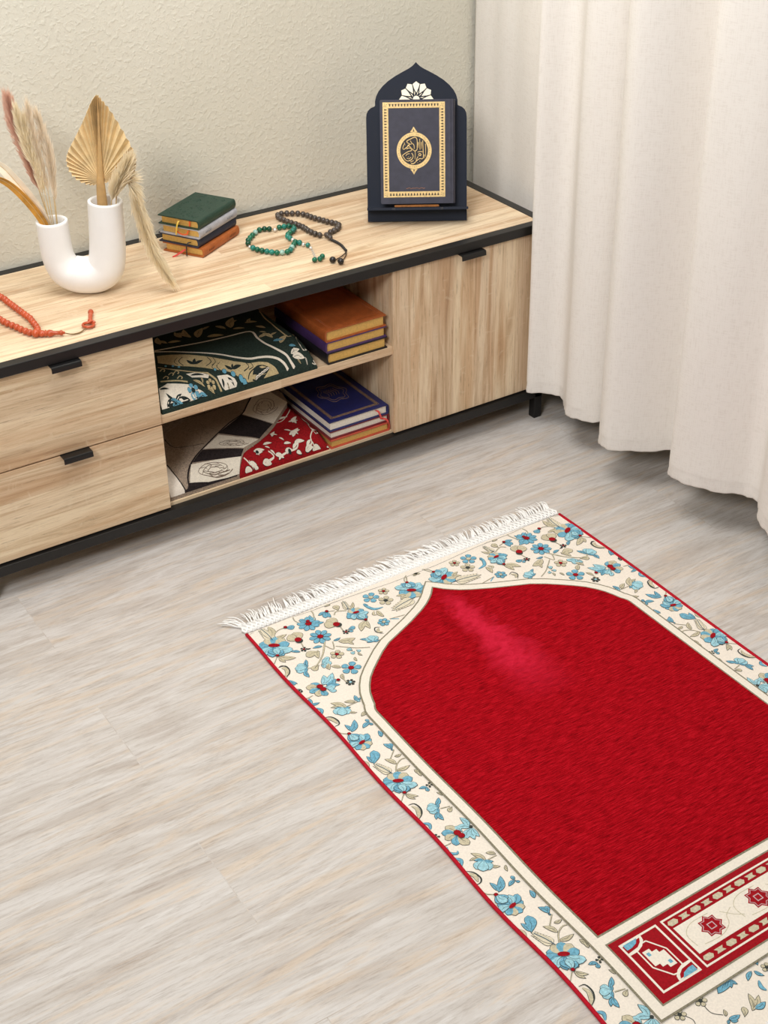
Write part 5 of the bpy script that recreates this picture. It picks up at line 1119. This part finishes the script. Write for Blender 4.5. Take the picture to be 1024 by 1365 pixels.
for i in range(0, len(ct), 2): bead(b, ct[i], .0030, BALL_BLACK, (1, 1, .8), (0, 1, 0), 'tiny black tube bead')
bm = NB(); tube(bm, [p-off+Vector((0, 0, r)) for p in bp_]+[Vector((-.427, .181, .006))-off], .0008, 5); tube(bm, ct, .0012, 5)
for e in (((-433, 99), (-440, 90), (-455, 80), (-483, 67)), ((-433, 99), (-440, 86), (-452, 72), (-474, 52))): tube(bm, spline([Vector((a/1000, c_/1000, .0024))-off for a, c_ in e], 4), .0010, 5)
obj('cord', bm, BALL_BLACK, b)
for p in ((-483, 66), (-474, 51)): q = mm([p])[0]-off; q.z = .0066; bead(b, q, .0066, BALL_BLACK, (1, 1, .92), (.6, .5, 0), 'black end ball')

OR = [(-1078, 275), (-1076, 264), (-1074, 252), (-1074, 240), (-1073, 228), (-1072, 217), (-1071, 205), (-1070, 193), (-1069, 182), (-1068, 170), (-1067, 158), (-1066, 147), (-1067, 135), (-1068, 123), (-1069, 111), (-1071, 99), (-1074, 89)]
OR2 = [(-1083, 287), (-1092, 295), (-1103, 297), (-1114, 291), (-1121, 281), (-1124, 269), (-1124, 257), (-1122, 245), (-1120, 233), (-1119, 221), (-1117, 209), (-1115, 197), (-1113, 185), (-1112, 173), (-1110, 161), (-1107, 149), (-1103, 137), (-1099, 125), (-1096, 113), (-1092, 101), (-1088, 91)]
a = strand('prayer_beads', 'terracotta orange prayer beads with long tassel in front of the white vase', (-1.09, .18)); off = Vector((-1.09, .18, 0)); r = .0062
for L_ in (OR, OR2):
    pp_ = mm(L_)
    for i, p in enumerate(pp_):
        q = p-off; q.z = r; d = pp_[min(i+1, len(pp_)-1)]-pp_[max(i-1, 0)]; bead(a, q, r, BEAD_ORANGE, (1, 1, .90), d)
q = mm([(-1081, 80)])[0]-off; q.z = .0075; bead(a, q, .0075, BEAD_ORANGE)
ax = Vector((.86, -.50, 0)).normalized(); p0 = Vector((-1.0720, .0755, .0062))-off
bm = NB(); lathe(bm, [(.001, -.006), (.0045, -.005), (.0062, -.001), (.0058, .003), (.004, .0055), (.0065, .0062), (.0065, .0076), (.004, .0084), (.0052, .0100), (.0064, .0135), (.0058, .0175), (.0042, .0205), (.0036, .026), (.0036, .031), (.0050, .0335), (.0046, .0355), (.0028, .0372), (.0024, .040), (.001, .0405)], p0, ax)
o = obj('imam_bead', bm, BEAD_ORANGE, a, smooth=True); o['label'] = 'turned terracotta end piece'
bm = NB()
for s in (-1, 1): tube(bm, spline([p0+ax*.039, Vector((-1.026, .0505-.001*s, .0022))-off, Vector((-1.012, .0500-.001*s, .0018))-off, Vector((-1.000, .0560, .0030))-off, Vector((-.991, .063, .004))-off], 5), .0008, 5)
obj('cord', bm, CORD, a)
bm = NB(); c0 = Vector((-.9885, .0665, .0032))-off
tube(bm, [c0+Vector((.0098*cos(k), .0098*sin(k), .001*sin(k/2))) for k in [i*2*pi/20 for i in range(20)]], .0026, 7, closed=True)
tube(bm, spline([c0+Vector((.0098*cos(2.4), .0098*sin(2.4), .002)), c0+Vector((.001, .001, .0045)), c0+Vector((.0095, .005, .004)), c0+Vector((.013, .001, .001))], 4), .0022, 7)
obj('coil_knot', bm, BEAD_ORANGE, a, smooth=True)
bm = NB(); lathe(bm, [(.001, 0), (.0040, .001), (.0046, .004), (.0034, .007), (.0034, .010), (.0041, .020), (.0043, .028), (.0034, .031), (.0046, .0335), (.0054, .038), (.0046, .0425), (.002, .045)], c0+Vector((.0065, .0075, .0022)), Vector((.42, .90, .02)))
obj('tassel_bead', bm, BEAD_ORANGE, a, smooth=True)
